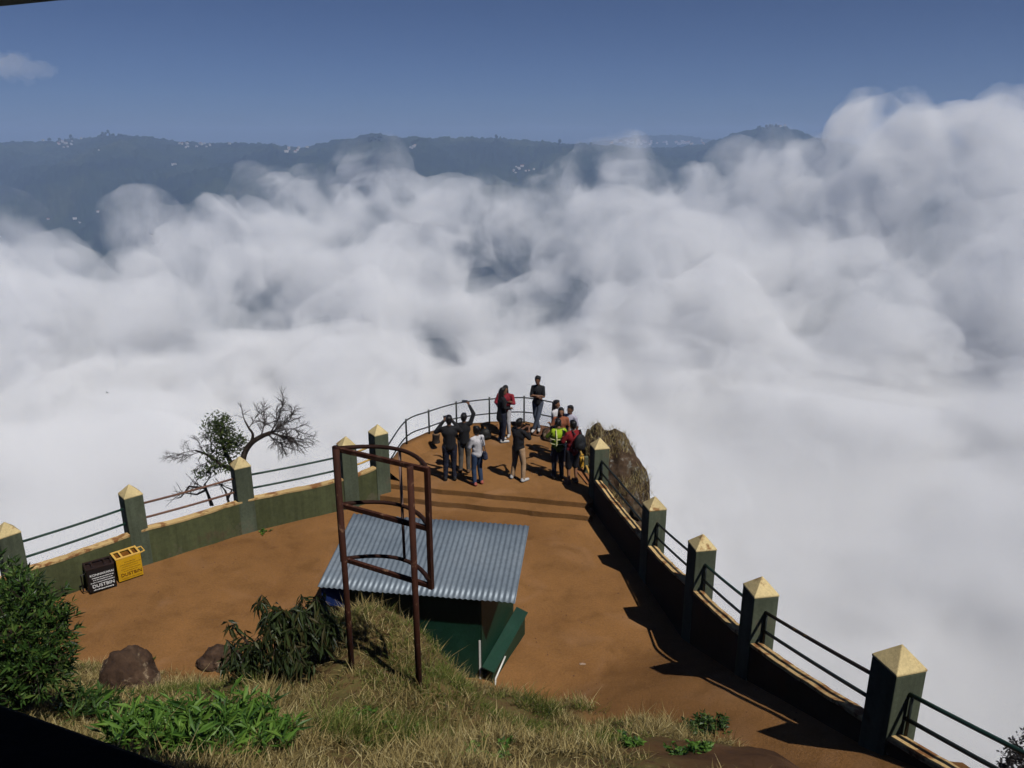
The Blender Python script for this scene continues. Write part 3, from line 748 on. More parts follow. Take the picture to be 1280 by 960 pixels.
panel('side_wall', M_greenply, [(UW+.03, VN-.002, -.2), (UW+.36, VF, -.2), (UW+.36, VF, zr(VF)), (UW+.03, VN-.002, zr(VN))])
panel('side_wall', M_green, [(UL-.002, VF, -.2), (UL-.002, VN-.002, -.2), (UL-.002, VN-.002, zr(VN)), (UL-.002, VF, zr(VF))])
panel('front_wall', M_green, [(UW, VF, -.2), (UL, VF, -.2), (UL, VF, .9), (UW, VF, .9)])
for (a, b) in ((-RW/2+.12, VF+.1), (-RW/2+.12, VN)):
    m = MB(); m.tube([(a, b, -.3), (a, b, zr(b)-.02)], .035, 8); m.build('roof_pole', M_wood, ki, sm=True)
for v in (VN-.1, 0, VF):
    m = MB(); m.box((0, v, zs(v)-.055), (RW-.1, .05, .05)); m.build('purlin', M_wood, ki)
# low sloping ledge on the right side
panel('side_ledge', M_greenply, [(UW+.045, VN-.10, .32), (UW+.25, VN-.12, .24), (UW+.62, VF+.05, .42), (UW+.41, VF+.05, .52)], .025)
m = MB(); m.tube([(UW+.255, VN-.14, -.1), (UW+.27, VN-.10, .12), (UW+.36, VN+.35, .22)], .016, 6); m.build('ledge_brace', M_white, ki, sm=True)
panel('ledge_skirt', M_green, [(UW+.22, VN-.08, -.2), (UW+.57, VF, -.2), (UW+.57, VF, .36), (UW+.22, VN-.08, .19)], .02)
panel('corner_strip', M_white, [(UW-.02, VN-.012, -.1), (UW+.012, VN-.012, -.1), (UW+.012, VN-.012, .75), (UW-.02, VN-.012, .75)], .008)
# blue sheet at the left end
panel('blue_sheet', M_blue, [(-RW/2+.04, VN-.2, zs(VN)-.42), (UL-.03, VN-.1, zs(VN)-.5), (UL-.03, VN-.1, zr(VN-.1)-.03), (-RW/2+.04, VN-.2, zr(VN-.2)-.03)], .006)

# ------------------------------------------------------------------ dustbins
def text_mesh(body, size):
    cu = bpy.data.curves.new('lettering', 'FONT'); cu.body = body; cu.size = size; cu.align_x = 'CENTER'; cu.extrude = .002; cu.offset = size*.008
    o = bpy.data.objects.new('tmp', cu); C.objects.link(o); bpy.context.view_layer.update()
    me = bpy.data.meshes.new_from_object(o.evaluated_get(bpy.context.evaluated_depsgraph_get())); bpy.data.objects.remove(o); return me
def dustbin(a, b, label, mb, mtop, mletter, mline, side, H=.50):
    a, b = Vector(a), Vector(b); d = b-a; d.z = 0; Wd = d.length; rz = math.atan2(d.y, d.x)
    root = empty('dustbin', (a+b)/2, rz, label, 'dustbin', 'pair of dustbins against the left wall'); D = .36
    m = MB()
    t = .02; z0 = .03
    m.box((0, t/2, z0+H/2), (Wd, t, H)); m.box((0, D-t/2, z0+H/2), (Wd, t, H)); m.box((-Wd/2+t/2, D/2, z0+H/2), (t, D-2*t, H)); m.box((Wd/2-t/2, D/2, z0+H/2), (t, D-2*t, H))
    m.box((0, D/2, z0+.012), (Wd-2*t, D-2*t, .02))
    m.build('body', mb, root, bevel=.006)
    m = MB(); zt_ = z0+H+.004
    for (cx, sx, cy_, sy) in ((0, Wd+.02, .02, .045), (0, Wd+.02, D-.02, .045), (-Wd/2+.01, .04, D/2, D-.085), (Wd/2-.01, .04, D/2, D-.085), (-Wd/2+.135, .035, D/2, D-.085), (Wd/2-.135, .035, D/2, D-.085)):
        m.box((cx, cy_, zt_), (sx, sy, .022))
    m.build('lid_frame', mtop, root, bevel=.003)
    m = MB(); m.box((0, D/2, z0+H-.05), (Wd-.045, D-.045, .02)); m.build('inner_flap', M_binhole if mb is M_binyel else M_bindark, root)
    s = -1 if side < 0 else 1; x = s*(Wd/2)
    m = MB(); 
    if s < 0: m.tube([(x, .1, z0+.40), (x-.09, .1, z0+.40), (x-.09, .12, z0+.02), (x, .12, z0+.02)], .013, 6)
    else: m.tube([(x, .06, z0+H-.03), (x+.10, .08, z0+H-.02), (x+.10, .30, z0+H-.02), (x, .32, z0+H-.03)], .014, 6)
    m.build('handle', mb if s < 0 else M_bintrim, root)
    def put(me, z, mt, name):
        o = link(name, me, mt, root); o.location = (.015, -.003, z0+z); o.rotation_euler = (math.pi/2, 0, 0); return o
    put(text_mesh('DUSTBIN', .098), .095, mletter, 'lettering')
    if s < 0:
        put(text_mesh('KONNAKARAI', .066), .345, mletter, 'lettering')
    rr = random.Random(3+s)
    rows = ((.30, .36, .016), (.255, .33, .014), (.205, .43, .016), (.045, .36, .020)) if s < 0 else ((.40, .20, .012), (.35, .36, .012), (.30, .30, .012), (.25, .36, .012), (.205, .26, .012), (.045, .36, .014))
    for z, wd, hh in rows:
        m = MB(); x = -wd/2
        while x < wd/2:
            l = rr.uniform(.012, .034); m.box((x+l/2+.01, -.0035, z0+z+rr.uniform(-.003, .003)), (l, .003, hh*rr.uniform(.7, 1.1))); x += l+rr.uniform(.003, .012)
        m.build('lettering', mline, root)
    
    return root
dustbin(onground(113, 745), onground(147, 733.5), 'black dustbin with white lettering, left of the yellow one', M_binblack, M_bindark, M_letterw, M_letterw, -1)
dustbin(onground(149.5, 730), onground(180, 719.5), 'yellow dustbin with brown lettering beside the black one', M_binyel, M_bintrim, M_letterd, M_lettery, 1)

# ------------------------------------------------------------------ viewing shelter the photo is taken from
sh = empty('viewing_shelter', (0, 0, CAMZ-1.9), 0, 'dark viewing shelter whose black parapet and mossy roof corner show at the left corners', 'building')
def worldpanel(name, poly, z0, z1, mat, bevel=0):
    m = MB(); m.prism(poly, z0-(CAMZ-1.9), z1-(CAMZ-1.9)); return m.build(name, mat, sh, bevel=bevel)
pa, pb = atd(-40, 864, .75), atd(262, 971.5, .75)
dv = (pb-pa).normalized(); pn = Vector((dv.y, -dv.x, 0))
A, B = pa-dv*1.6, pb+dv*1.4
worldpanel('parapet', [(A+pn*.16)[:2], (B+pn*.16)[:2], B[:2], A[:2]], CAMZ-2.0, CAMZ-.75, M_concrete, .006)
ea, eb = atd(-160, 21, -.4), atd(118, -3, -.4)
pts = []
ev = (eb-ea); ee = []
a0 = ea-ev.normalized()*1.5; a1 = eb+ev.normalized()*2.2
en = Vector((-ev.y, ev.x, 0)).normalized()
for k in range(41):
    q = a0.lerp(a1, k/40); q = q+en*(.02*mnoise.noise(Vector((k*.5, 2, 0)))+.008*rnd.uniform(-1, 1)); ee.append((q.x, q.y))
q0 = Vector(ee[-1]); 
poly = [ee[i] for i in range(40, -1, -1)]+[(a0.x-.2, -2.2), (.75, -2.2), (.75, q0.y)]
worldpanel('roof', poly[::-1], CAMZ+.40, CAMZ+.52, M_eave)
worldpanel('floor', [(-2.4, -2.2), (1.3, -2.2), (1.3, .42), (-.2, .62), (-2.4, 1.3)], CAMZ-2.05, CAMZ-1.88, M_concrete)
for x, y in ((-2.3, -2.0), (1.15, -2.0), (1.15, .15), (-2.3, 1.0)):
    worldpanel('pillar', [(x-.08, y-.08), (x+.08, y-.08), (x+.08, y+.08), (x-.08, y+.08)], CAMZ-2.0, CAMZ+.40, M_concrete)

# ------------------------------------------------------------------ people
def skinmat(n, c): return plain(n, c, .55, .08, 20, bumps=0)
M_skin = skinmat('skin', (.15,.07,.038)); M_skin2 = skinmat('skin_light', (.24,.12,.068))
M_hair = plain('black_hair', (.007,.006,.006), .45, .3, 40, bumps=.4)
def cloth(n, c, rough=.85): return plain('cloth_'+n, c, rough, .30, 7, bumps=.8)
CL_ = dict(black=cloth('black', (.010,.010,.012)), navy=cloth('navy', (.012,.014,.028)), grey=cloth('grey', (.085,.08,.075)), white=cloth('white', (.50,.49,.52)), jeans=cloth('jeans', (.028,.05,.105)),
          khaki=cloth('khaki', (.38,.25,.15)), red=cloth('red', (.20,.010,.014)), darkgrey=cloth('darkgrey', (.03,.032,.04)), lav=cloth('lavender', (.40,.39,.48)), orange=cloth('orange', (.24,.08,.04)), vest=cloth('hivis', (.28,.42,.012)), vestdark=cloth('olive', (.09,.13,.01)),
          shorts=cloth('shorts', (.012,.012,.016)), greyjean=cloth('greyjean', (.07,.085,.12)), crimson=cloth('crimson', (.20,.012,.022)))
M_shoe = dict(white=plain('white_shoe', (.45,.44,.44), .5, .1), black=plain('black_shoe', (.012,.011,.011), .5, .1), red=plain('red_shoe', (.35,.09,.07), .5, .1), sandal=plain('sandal', (.12,.07,.04), .6, .1))
def ball(bm, p, r):
    r = (r, r, r) if not isinstance(r, (tuple, list)) else r
    bmesh.ops.create_icosphere(bm, subdivisions=3, radius=1, matrix=Matrix.Translation(Vector(p))@Matrix.Diagonal((r[0], r[1], r[2], 1)))
def cap(bm, a, b, r1, r2):
    a, b = Vector(a), Vector(b); d = b-a; L = d.length
    if L < 1e-4: return
    q = d.to_track_quat('Z', 'Y').to_matrix().to_4x4()
    bmesh.ops.create_cone(bm, cap_ends=True, segments=14, radius1=r1, radius2=r2, depth=L, matrix=Matrix.Translation((a+b)/2)@q)
    ball(bm, a, r1); ball(bm, b, r2)
def remesh(bm, vox, it=3, fac=.5):
    me = bpy.data.meshes.new('tmp'); bm.to_mesh(me); bm.free(); o = bpy.data.objects.new('tmp', me); C.objects.link(o)
    rm = o.modifiers.new('r', 'REMESH'); rm.mode = 'VOXEL'; rm.voxel_size = vox
    s = o.modifiers.new('s', 'SMOOTH'); s.iterations = it; s.factor = fac
    dg = bpy.context.evaluated_depsgraph_get(); dg.update()
    r = bpy.data.meshes.new_from_object(o.evaluated_get(dg)); bpy.data.objects.remove(o); bpy.data.meshes.remove(me); smooth(r); return r
STD = dict(pel=(0,0,.93), wai=(0,.0,1.08), che=(0,.01,1.28), nec=(0,0,1.47), hed=(0,.02,1.60),
           shl=(-.168,0,1.385), shr=(.168,0,1.385), ell=(-.235,-.02,1.13), elr=(.235,-.02,1.13), wrl=(-.24,.06,.90), wrr=(.24,.06,.90),
           hil=(-.09,0,.90), hir=(.09,0,.90), knl=(-.10,.03,.49), knr=(.10,.03,.49), anl=(-.11,-.02,.08), anr=(.11,-.02,.08), tol=(-.125,.15,.035), tor=(.125,.15,.035))
def person(pos, rz, H, label, pose, top, sleeve, bottom, leg, hair, shoes, skin, girth=1.0, face=False, vest=None, fat=None):
    S = H/1.72; J = {k: Vector(v) for k, v in {**STD, **pose}.items()}
    root = empty('person', pos, rz, label, 'person'); root.scale = (S, S, S); g = girth
    # body: one continuous surface
    bm = bmesh.new(); tors = (J['nec']-J['pel']).normalized()
    ball(bm, J['pel'], (.155*g, .105*g, .12)); ball(bm, J['wai'], (.135*g, .095*g, .14)); ball(bm, J['che'], (.16*g, .11*g, .17))
    cap(bm, J['shl'], J['shr'], .062, .062); cap(bm, J['che']+Vector((0, 0, .1)), J['nec'], .075, .055); cap(bm, J['nec'], J['hed'], .052, .055)
    h = J['hed']; ball(bm, h+Vector((0, 0, .015)), (.076, .094, .108)); ball(bm, h+Vector((0, .035, -.06)), (.055, .055, .055)); 
    ball(bm, h+Vector((0, .098, -.012)), (.014, .022, .026)); ball(bm, h+Vector((0, .085, -.055)), (.028, .016, .012))
    for s in (-1, 1): ball(bm, h+Vector((s*.078, -.005, 0)), (.012, .022, .032)); ball(bm, h+Vector((s*.03, .078, .022)), (.02, .014, .01))
    for a in 'lr':
        cap(bm, J['sh'+a], J['el'+a], .052, .040); cap(bm, J['el'+a], J['wr'+a], .040, .027)
        cap(bm, J['hi'+a], J['kn'+a], .085*g, .056); cap(bm, J['kn'+a], J['an'+a], .054, .037); cap(bm, J['an'+a]+Vector((0, -.02, -.03)), J['to'+a], .042, .030)
        w_ = J['wr'+a]; d = (w_-J['el'+a]).normalized(); pc = w_+d*.055; ball(bm, pc, .034)
        cap(bm, w_, pc+d*.03, .026, .030)
    me = remesh(bm, .011, 3)
    # fingers and thumbs rooted in the palms
    fb = bmesh.new(); fb.from_mesh(me)
    for a in 'lr':
        w_ = J['wr'+a]; d = (w_-J['el'+a]).normalized(); s = d.cross(Vector((0, 0, 1)));  s = s.normalized() if s.length > .1 else Vector((0, 1, 0))
        n = s.cross(d).normalized(); pc = w_+d*.07
        for k, L in enumerate((.062, .075, .07, .055)):
            b0 = pc+s*(.030-.02*k); m1 = b0+d*L*.55-n*.008; m2 = m1+d*L*.4-n*.03
            cap(fb, b0, m1, .009, .008); cap(fb, m1, m2, .008, .007)
        b0 = w_+d*.03+s*.02; m1 = b0+s*.03+d*.03; cap(fb, b0, m1, .011, .009); cap(fb, m1, m1+d*.03-n*.012, .009, .008)
    fb.to_mesh(me); fb.free(); smooth(me)
    link('body', me, skin, root)
    # top
    bm = bmesh.new(); tr = J.get('hem', None)
    zt = sleeve.get('hem', .86)
    ball(bm, J['wai'], (.155*g, .118*g, .16)); ball(bm, J['che'], (.182*g, .133*g, .175)); cap(bm, J['shl'], J['shr'], .066, .066); cap(bm, J['che']+Vector((0, 0, .1)), J['nec']-Vector((0, 0, .03)), .09, .065)
    for a in 'lr': cap(bm, J['nec']-Vector((0, 0, .045)), J['sh'+a], .06, .058)
    pe = J['pel']; ball(bm, pe+Vector((0, 0, .02)), (.172*g, .13*g, max(.1, pe.z+.02-zt)))
    if zt < .75: cap(bm, pe, pe+Vector((0, 0, zt+.16-pe.z)), .155*g, .17*g)
    for a in 'lr':
        cap(bm, J['sh'+a], J['sh'+a].lerp(J['el'+a], sleeve['u']), .063, .058)
        if sleeve['f'] > 0: cap(bm, J['sh'+a], J['el'+a], .062, .052); cap(bm, J['el'+a], J['el'+a].lerp(J['wr'+a], sleeve['f']), .055, .042)
    cap(bm, J['wai'], J['che'], .135*g, .145*g); cap(bm, pe, J['wai'], .14*g, .135*g)
    to = link('top', remesh(bm, .013, 9), top, root)
    # bottom
    bm = bmesh.new(); ball(bm, pe, (.166*g, .122*g, .125))
    for a in 'lr':
        cap(bm, J['hi'+a], J['kn'+a], .098*g, .073)
        if leg > 0: cap(bm, J['kn'+a], J['kn'+a].lerp(J['an'+a], leg), .073, .058)
        else: cap(bm, J['hi'+a], J['kn'+a], .105*g, .092)
    link('trousers' if leg > 0 else 'shorts', remesh(bm, .013, 2), bottom, root)
    # shoes
    for a in 'lr':
        bm = bmesh.new(); cap(bm, J['an'+a]+Vector((0, -.035, -.03)), J['to'+a]+Vector((0, .005, 0)), .052, .04); cap(bm, J['an'+a]+Vector((0, -.02, .01)), J['an'+a]+Vector((0, -.02, -.02)), .048, .05)
        link('shoe', remesh(bm, .012, 2), shoes, root)
    # hair
    bm = bmesh.new()
    ball(bm, h+Vector((0, -.022, .045)), (.089, .096, .092)); ball(bm, h+Vector((0, -.045, -.005)), (.082, .070, .085)); ball(bm, h+Vector((0, .03, .095)), (.07, .06, .04))
    if hair == 'big':
        for k in range(14): v = rdir(); v.z = abs(v.z); ball(bm, h+Vector((0, -.02, .05))+v*.075, .038)
    if hair in ('long', 'verylong'):
        L = .22 if hair == 'long' else .42
        cap(bm, h+Vector((0, -.07, 0)), h+Vector((0, -.10, -L)), .075, .06); cap(bm, h+Vector((.06, -.02, 0)), h+Vector((.07, -.04, -L*.7)), .035, .03); cap(bm, h+Vector((-.06, -.02, 0)), h+Vector((-.07, -.04, -L*.7)), .035, .03)
    hm = remesh(bm, .010, 2)
    link('hair', hm, M_hair, root)
    if face:
        for s in (-1, 1):
            m = MB(); m.box(h+Vector((s*.03, .091, .008)), (.022, .008, .010)); m.build('eye', plain('eye', (.02,.015,.012), .3, 0, bumps=0), root)
        m = MB(); m.box(h+Vector((0, .100, -.055)), (.04, .006, .010)); m.build('mouth', plain('lips', (.20,.06,.05), .5, 0, bumps=0), root)
    if vest:
        bm = bmesh.new(); ball(bm, J['wai'], (.165*g, .128*g, .20)); ball(bm, J['che'], (.196*g, .147*g, .185)); cap(bm, J['shl']*.85+J['che']*.15, J['shr']*.85+J['che']*.15, .088, .088)
        vo = link('vest', remesh(bm, .013, 2), vest[0], root)
        m = MB()
        for z in (1.06, 1.19):
            ring = [(math.sin(t)*.197*g, math.cos(t)*.152*g, z) for t in [2*math.pi*k/24 for k in range(25)]]; m.tube(ring, .014, 5, cap=False)
        for s in (-1, 1): m.tube([(s*.10, -.155*g, 1.02), (s*.10, -.158*g, 1.25), (s*.10, -.10, 1.47)], .016, 5)
        m.build('reflective_stripe', vest[1], vo)
    return root, J, S
def hand(rt, J, S, a, ext=.07):
    w_ = J['wr'+a]; d = (w_-J['el'+a]).normalized()
    return Matrix.Translation(rt.location)@Matrix.Rotation(rt.rotation_euler.z, 4, 'Z')@(Vector(w_+d*ext)*S)
M_phone = plain('phone_black', (.008,.008,.01), .25, .1, bumps=0); M_lens = plain('phone_glass', (.03,.035,.045), .1, 0, bumps=0)
def phone(p, rz, label, land=False, tilt=0):
    m = MB(); sz = (.15, .009, .075) if land else (.075, .009, .15); m.box((0, 0, 0), sz)
    root = m.build('phone', M_phone, None, bevel=.004); root.location = p; root.rotation_euler = (tilt, 0, rz); tag(root, label, 'phone')
    m = MB(); m.box((0, -.0055, 0), (sz[0]-.008, .002, sz[2]-.008)); m.build('screen', M_lens, root)
LS = dict(u=1, f=.95); SS = dict(u=.75, f=0)
G0 = lambda px, py, lift=0: atd(px, py, D_UP-lift)
# A
r_, J_, S_ = person(G0(563, 600), R(8), 1.74, 'man all in black seen from behind lifting a phone to his face', dict(ell=(-.33,.12,1.27), elr=(.30,.16,1.25), wrl=(-.12,.26,1.50), wrr=(.10,.27,1.49), anl=(-.12,0,.08), tol=(-.15,.16,.035)), CL_['black'], LS, CL_['navy'], .95, 'short', M_shoe['black'], M_skin, 1.08)
phone(hand(r_, J_, S_, 'r', .09)+Vector((-.1, .03, .02)), r_.rotation_euler.z, 'phone held up by the man in all black at the left', True)
# B
r_, J_, S_ = person(G0(581, 590), R(-6), 1.62, 'person in dark jacket and grey trousers raising a phone high with one arm', dict(shr=(.175,.02,1.44), elr=(.26,.08,1.70), wrr=(.12,.20,1.90), wrl=(-.2,.12,.95)), CL_['black'], LS, CL_['grey'], .95, 'short', M_shoe['sandal'], M_skin)
phone(hand(r_, J_, S_, 'r', .10)+Vector((-.07, .02, .01)), r_.rotation_euler.z, 'phone held overhead by the person in grey trousers', True, -.3)
# C
r_, J_, S_ = person(G0(597, 605.5), R(38), 1.55, 'person in white shirt and blue jeans seen from behind', dict(ell=(-.22,.05,1.15), wrl=(-.10,.22,1.12), elr=(.23,.03,1.13), wrr=(.10,.22,1.08), hed=(-.01,.03,1.60)), CL_['white'], dict(u=1, f=.9, hem=.84), CL_['jeans'], .98, 'big', M_shoe['red'], M_skin, 1.0)
bgp = G0(597, 605.5)+Vector((.19, -.02, .80))
bag = empty('handbag', bgp, R(20), 'small blue grey bag hanging at the hip of the person in white shirt', 'bag'); bm = bmesh.new(); ball(bm, (0, 0, 0), (.07, .11, .11)); ball(bm, (0, 0, -.05), (.075, .12, .07)); link('pouch', remesh(bm, .015), plain('bag_blue', (.03,.035,.06), .7), bag)
m = MB(); m.tube([(0, -.1, .06), (-.04, -.08, .3), (-.10, -.02, .52), (-.06, .08, .3), (0, .1, .06)], .010, 5); m.build('strap', plain('bag_blue', (.03,.035,.06)), bag)
# D
r_, J_, S_ = person(G0(648, 600), R(-38), 1.66, 'man in black top and khaki trousers with feet apart photographing the group', dict(anl=(-.19,-.02,.08), tol=(-.25,.13,.035), knl=(-.15,.04,.49), anr=(.17,-.02,.08), tor=(.21,.14,.035), knr=(.14,.04,.49), ell=(-.25,.14,1.20), wrl=(-.07,.36,1.36), elr=(.25,.14,1.20), wrr=(.07,.36,1.36), hed=(0,.05,1.59)), CL_['black'], dict(u=1, f=.5), CL_['khaki'], .95, 'short', M_shoe['white'], M_skin, 1.06)
phone(hand(r_, J_, S_, 'r', .09)+Vector((-.03, .03, .02)), r_.rotation_euler.z, 'phone held by the man in khaki trousers', True)
# E
person(G0(627.5, 552), R(-70), 1.63, 'long haired woman in black knee length top standing in front of the railing', dict(ell=(-.22,.08,1.15), wrl=(-.12,.25,1.2), elr=(.22,.02,1.14), wrr=(.14,.20,1.10), hed=(0,.04,1.60)), CL_['black'], dict(u=1, f=.9, hem=.62), CL_['navy'], .97, 'verylong', M_shoe['white'], M_skin, 1.0)
r_, J_, S_ = person(G0(632, 545), R(165), 1.56, 'person in red shawl and white trousers mostly hidden behind the woman in black', dict(shl=(-.22,0,1.39), shr=(.22,0,1.39), ell=(-.30,.08,1.17), wrl=(-.10,.27,1.22), elr=(.30,.08,1.16), wrr=(.20,.22,1.12)), CL_['crimson'], LS, CL_['white'], .95, 'long', M_shoe['white'], M_skin2, 1.1)
phone(hand(r_, J_, S_, 'l', .09), r_.rotation_euler.z, 'phone in the hand of the person in red shawl')
# F
person(G0(672, 538, .13), R(168), 1.66, 'young man in black t-shirt with folded arms and crossed legs on the rock', dict(shl=(-.15,0,1.38), shr=(.15,0,1.38), ell=(-.195,.09,1.13), wrl=(.05,.20,1.18), elr=(.195,.09,1.12), wrr=(-.05,.21,1.13), knl=(-.03,.08,.49), anl=(.10,.10,.08), tol=(.13,.24,.035), knr=(.07,.02,.49), anr=(-.03,-.02,.08), tor=(-.06,.13,.035), hed=(.01,.03,1.60)), CL_['black'], dict(u=.8, f=0, hem=.84), CL_['greyjean'], .95, 'big', M_shoe['white'], M_skin, .95, True)
# G H I
person(G0(694, 569), R(-120), 1.60, 'long haired person in white top at the back left of the posing group', dict(elr=(.2,.1,1.14), wrr=(.06,.24,1.1), ell=(-.24,.05,1.14)), CL_['white'], SS, CL_['jeans'], .95, 'verylong', M_shoe['white'], M_skin2)
person(G0(700, 580), R(175), 1.60, 'woman in orange and dark clothes facing the camera in the posing group', dict(elr=(.26,.06,1.16), wrr=(.30,.2,1.3)), CL_['orange'], SS, CL_['navy'], .95, 'long', M_shoe['sandal'], M_skin2, 1.0, True)
person(G0(711.5, 578), R(140), 1.62, 'person in pale lavender shirt at the back right of the posing group', dict(elr=(.26,.1,1.2), wrr=(.12,.3,1.25)), CL_['lav'], SS, CL_['darkgrey'], .95, 'short', M_shoe['black'], M_skin, 1.0, True)
# J
person(G0(697, 598), R(14), 1.62, 'man in bright yellow green vest seen from behind facing the posing group', dict(ell=(-.30,.08,1.2), wrl=(-.14,.28,1.38), elr=(.30,.08,1.22), wrr=(.12,.30,1.36), hed=(0,.07,1.58)), CL_['vestdark'], dict(u=.9, f=0), CL_['navy'], .97, 'short', M_shoe['black'], M_skin, 1.12, False, (CL_['vest'], cloth('stripe', (.66,.66,.34))))
# K
r_, J_, S_ = person(G0(715, 604), R(28), 1.68, 'person in red top and dark shorts wearing a black backpack', dict(ell=(-.26,.06,1.18), wrl=(-.14,.25,1.24), elr=(.25,.05,1.15), wrr=(.16,.25,1.12)), CL_['red'], dict(u=1, f=.7, hem=.80), CL_['shorts'], 0, 'short', M_shoe['sandal'], M_skin2, 1.08)
bpp = r_.location+Matrix.Rotation(r_.rotation_euler.z, 3, 'Z')@Vector((.05, -.21, 1.20))
bpk = empty('backpack', bpp, r_.rotation_euler.z, 'black backpack on the back of the person in red top', 'backpack'); bm = bmesh.new(); ball(bm, (0, -.03, -.02), (.16, .10, .23)); ball(bm, (0, -.09, -.10), (.12, .07, .12)); link('pack', remesh(bm, .015), plain('backpack_black', (.010,.011,.013), .7), bpk)
for s in (-1, 1):
    m = MB(); m.tube([(s*.09, .05, .16), (s*.11, .14, .24), (s*.12, .30, .14), (s*.13, .27, -.1), (s*.12, .06, -.2)], .018, 6); m.build('strap', plain('backpack_black', (.010,.011,.013)), bpk)
# loose things on the terrace
bg_ = G0(607, 549); bk = empty('black_bag', bg_, R(15), 'black bag standing on the ground left of the woman in black', 'bag')
bm = bmesh.new(); ball(bm, (0, 0, .16), (.17, .13, .17)); ball(bm, (0, 0, .10), (.18, .14, .11)); link('pouch', remesh(bm, .015), plain('bag_black', (.012,.011,.011), .6), bk)
m = MB(); m.tube([(-.07, 0, .30), (-.05, 0, .40), (.05, 0, .40), (.07, 0, .30)], .012, 6); m.build('handle', plain('bag_black', (.012,.011,.011)), bk)
pl = G0(731, 596); m = MB(); m.box((0, 0, .02), (.22, .95, .035)); plo = m.build('plank', weathered('orange_brown_plank', (.30,.13,.05), (.2,.09,.04), .55, 5), None, bevel=.006); plo.location = pl; plo.rotation_euler = (0, 0, R(14)); tag(plo, 'brown plank lying on the ground beside the first right wall post', 'plank')
yb = G0(727.5, 584); yo = empty('jerrycan', yb, R(20), 'small yellow can standing by the fence behind the person with the backpack', 'can')
m = MB(); m.box((0, 0, .15), (.16, .12, .30)); m.build('can_body', plain('yellow_can', (.5,.27,.03), .5), yo, bevel=.03); m = MB(); m.tube([(-.05, 0, .29), (-.05, 0, .36), (.03, 0, .36), (.03, 0, .29)], .012, 6); m.build('handle', plain('yellow_can', (.5,.27,.03)), yo)
for i, (px, py, lb) in enumerate([(728, 831, 'small pale scrap of litter on the bare earth right of the kiosk'), (200, 697, 'pale twig lying at the foot of the left wall beside the yellow dustbin')]):
    q = onground(px, py); m = MB()
    m.add([(-.05, -.02, .006), (.05, -.03, .012), (.06, .02, .006), (0, .012, .025), (-.05, .03, .006)], [(0, 1, 2, 3), (0, 3, 4)]) if i == 0 else m.tube([(-.12, 0, .012), (0, .02, .02), (.13, .06, .012)], [.006, .008, .004], 5)
    lo_ = m.build('litter' if i == 0 else 'twig', plain('pale_litter', (.34,.24,.17), .7), None); lo_.location = q; tag(lo_, lb, 'litter' if i == 0 else 'twig')

pe_ = MB()
for i in range(420):
    px, py = rnd.uniform(60, 1000), rnd.uniform(640, 930)
    q = onground(px, py)
    if float(in_bank([q.x], [q.y])[0]) > .1 or q.z < Z_LOW-.5: continue
    if abs(q.x+1.45) < 1.8 and 10.6 < q.y < 12.7: continue
    r = rnd.uniform(.008, .022)*(1.6 if rnd.random() < .05 else 1); k = len(pe_.v)
    for t in range(5): pe_.v.append((q.x+r*rnd.uniform(.7, 1.3)*math.cos(t*1.257), q.y+r*rnd.uniform(.7, 1.3)*math.sin(t*1.257), q.z-.004))
    pe_.v.append((q.x, q.y, q.z+r*.8)); pe_.f += [(k+t, k+(t+1) % 5, k+5) for t in range(5)]; pe_.m += [0]*5
tag(pe_.build('gravel', M_stone), 'scattered tiny pebbles on the bare earth', 'gravel', None, 'stuff')

# bird
bq = atF(134, 491, 75); m = MB(); m.tube([(-.02, -.13, 0), (0, -.05, .01), (0, .06, .01), (0, .13, .03), (0, .17, .03)], [.012, .045, .05, .035, .01], 7)
bo = m.build('bird', plain('bird_dark', (.03,.025,.025), .7), None, sm=True); bo.location = bq; bo.rotation_euler = (0, R(50), R(70)); tag(bo, 'tiny dark bird gliding over the white cloud at the left', 'bird')
m = MB(); 
for s in (-1, 1): m.add([(0, .06, .01), (s*.16, .05, .07), (s*.30, -.03, .05), (s*.14, -.04, .05), (0, -.04, .01)], [(0, 1, 2, 3, 4)])
m.build('wings', plain('bird_dark', (.03,.025,.025)), bo)

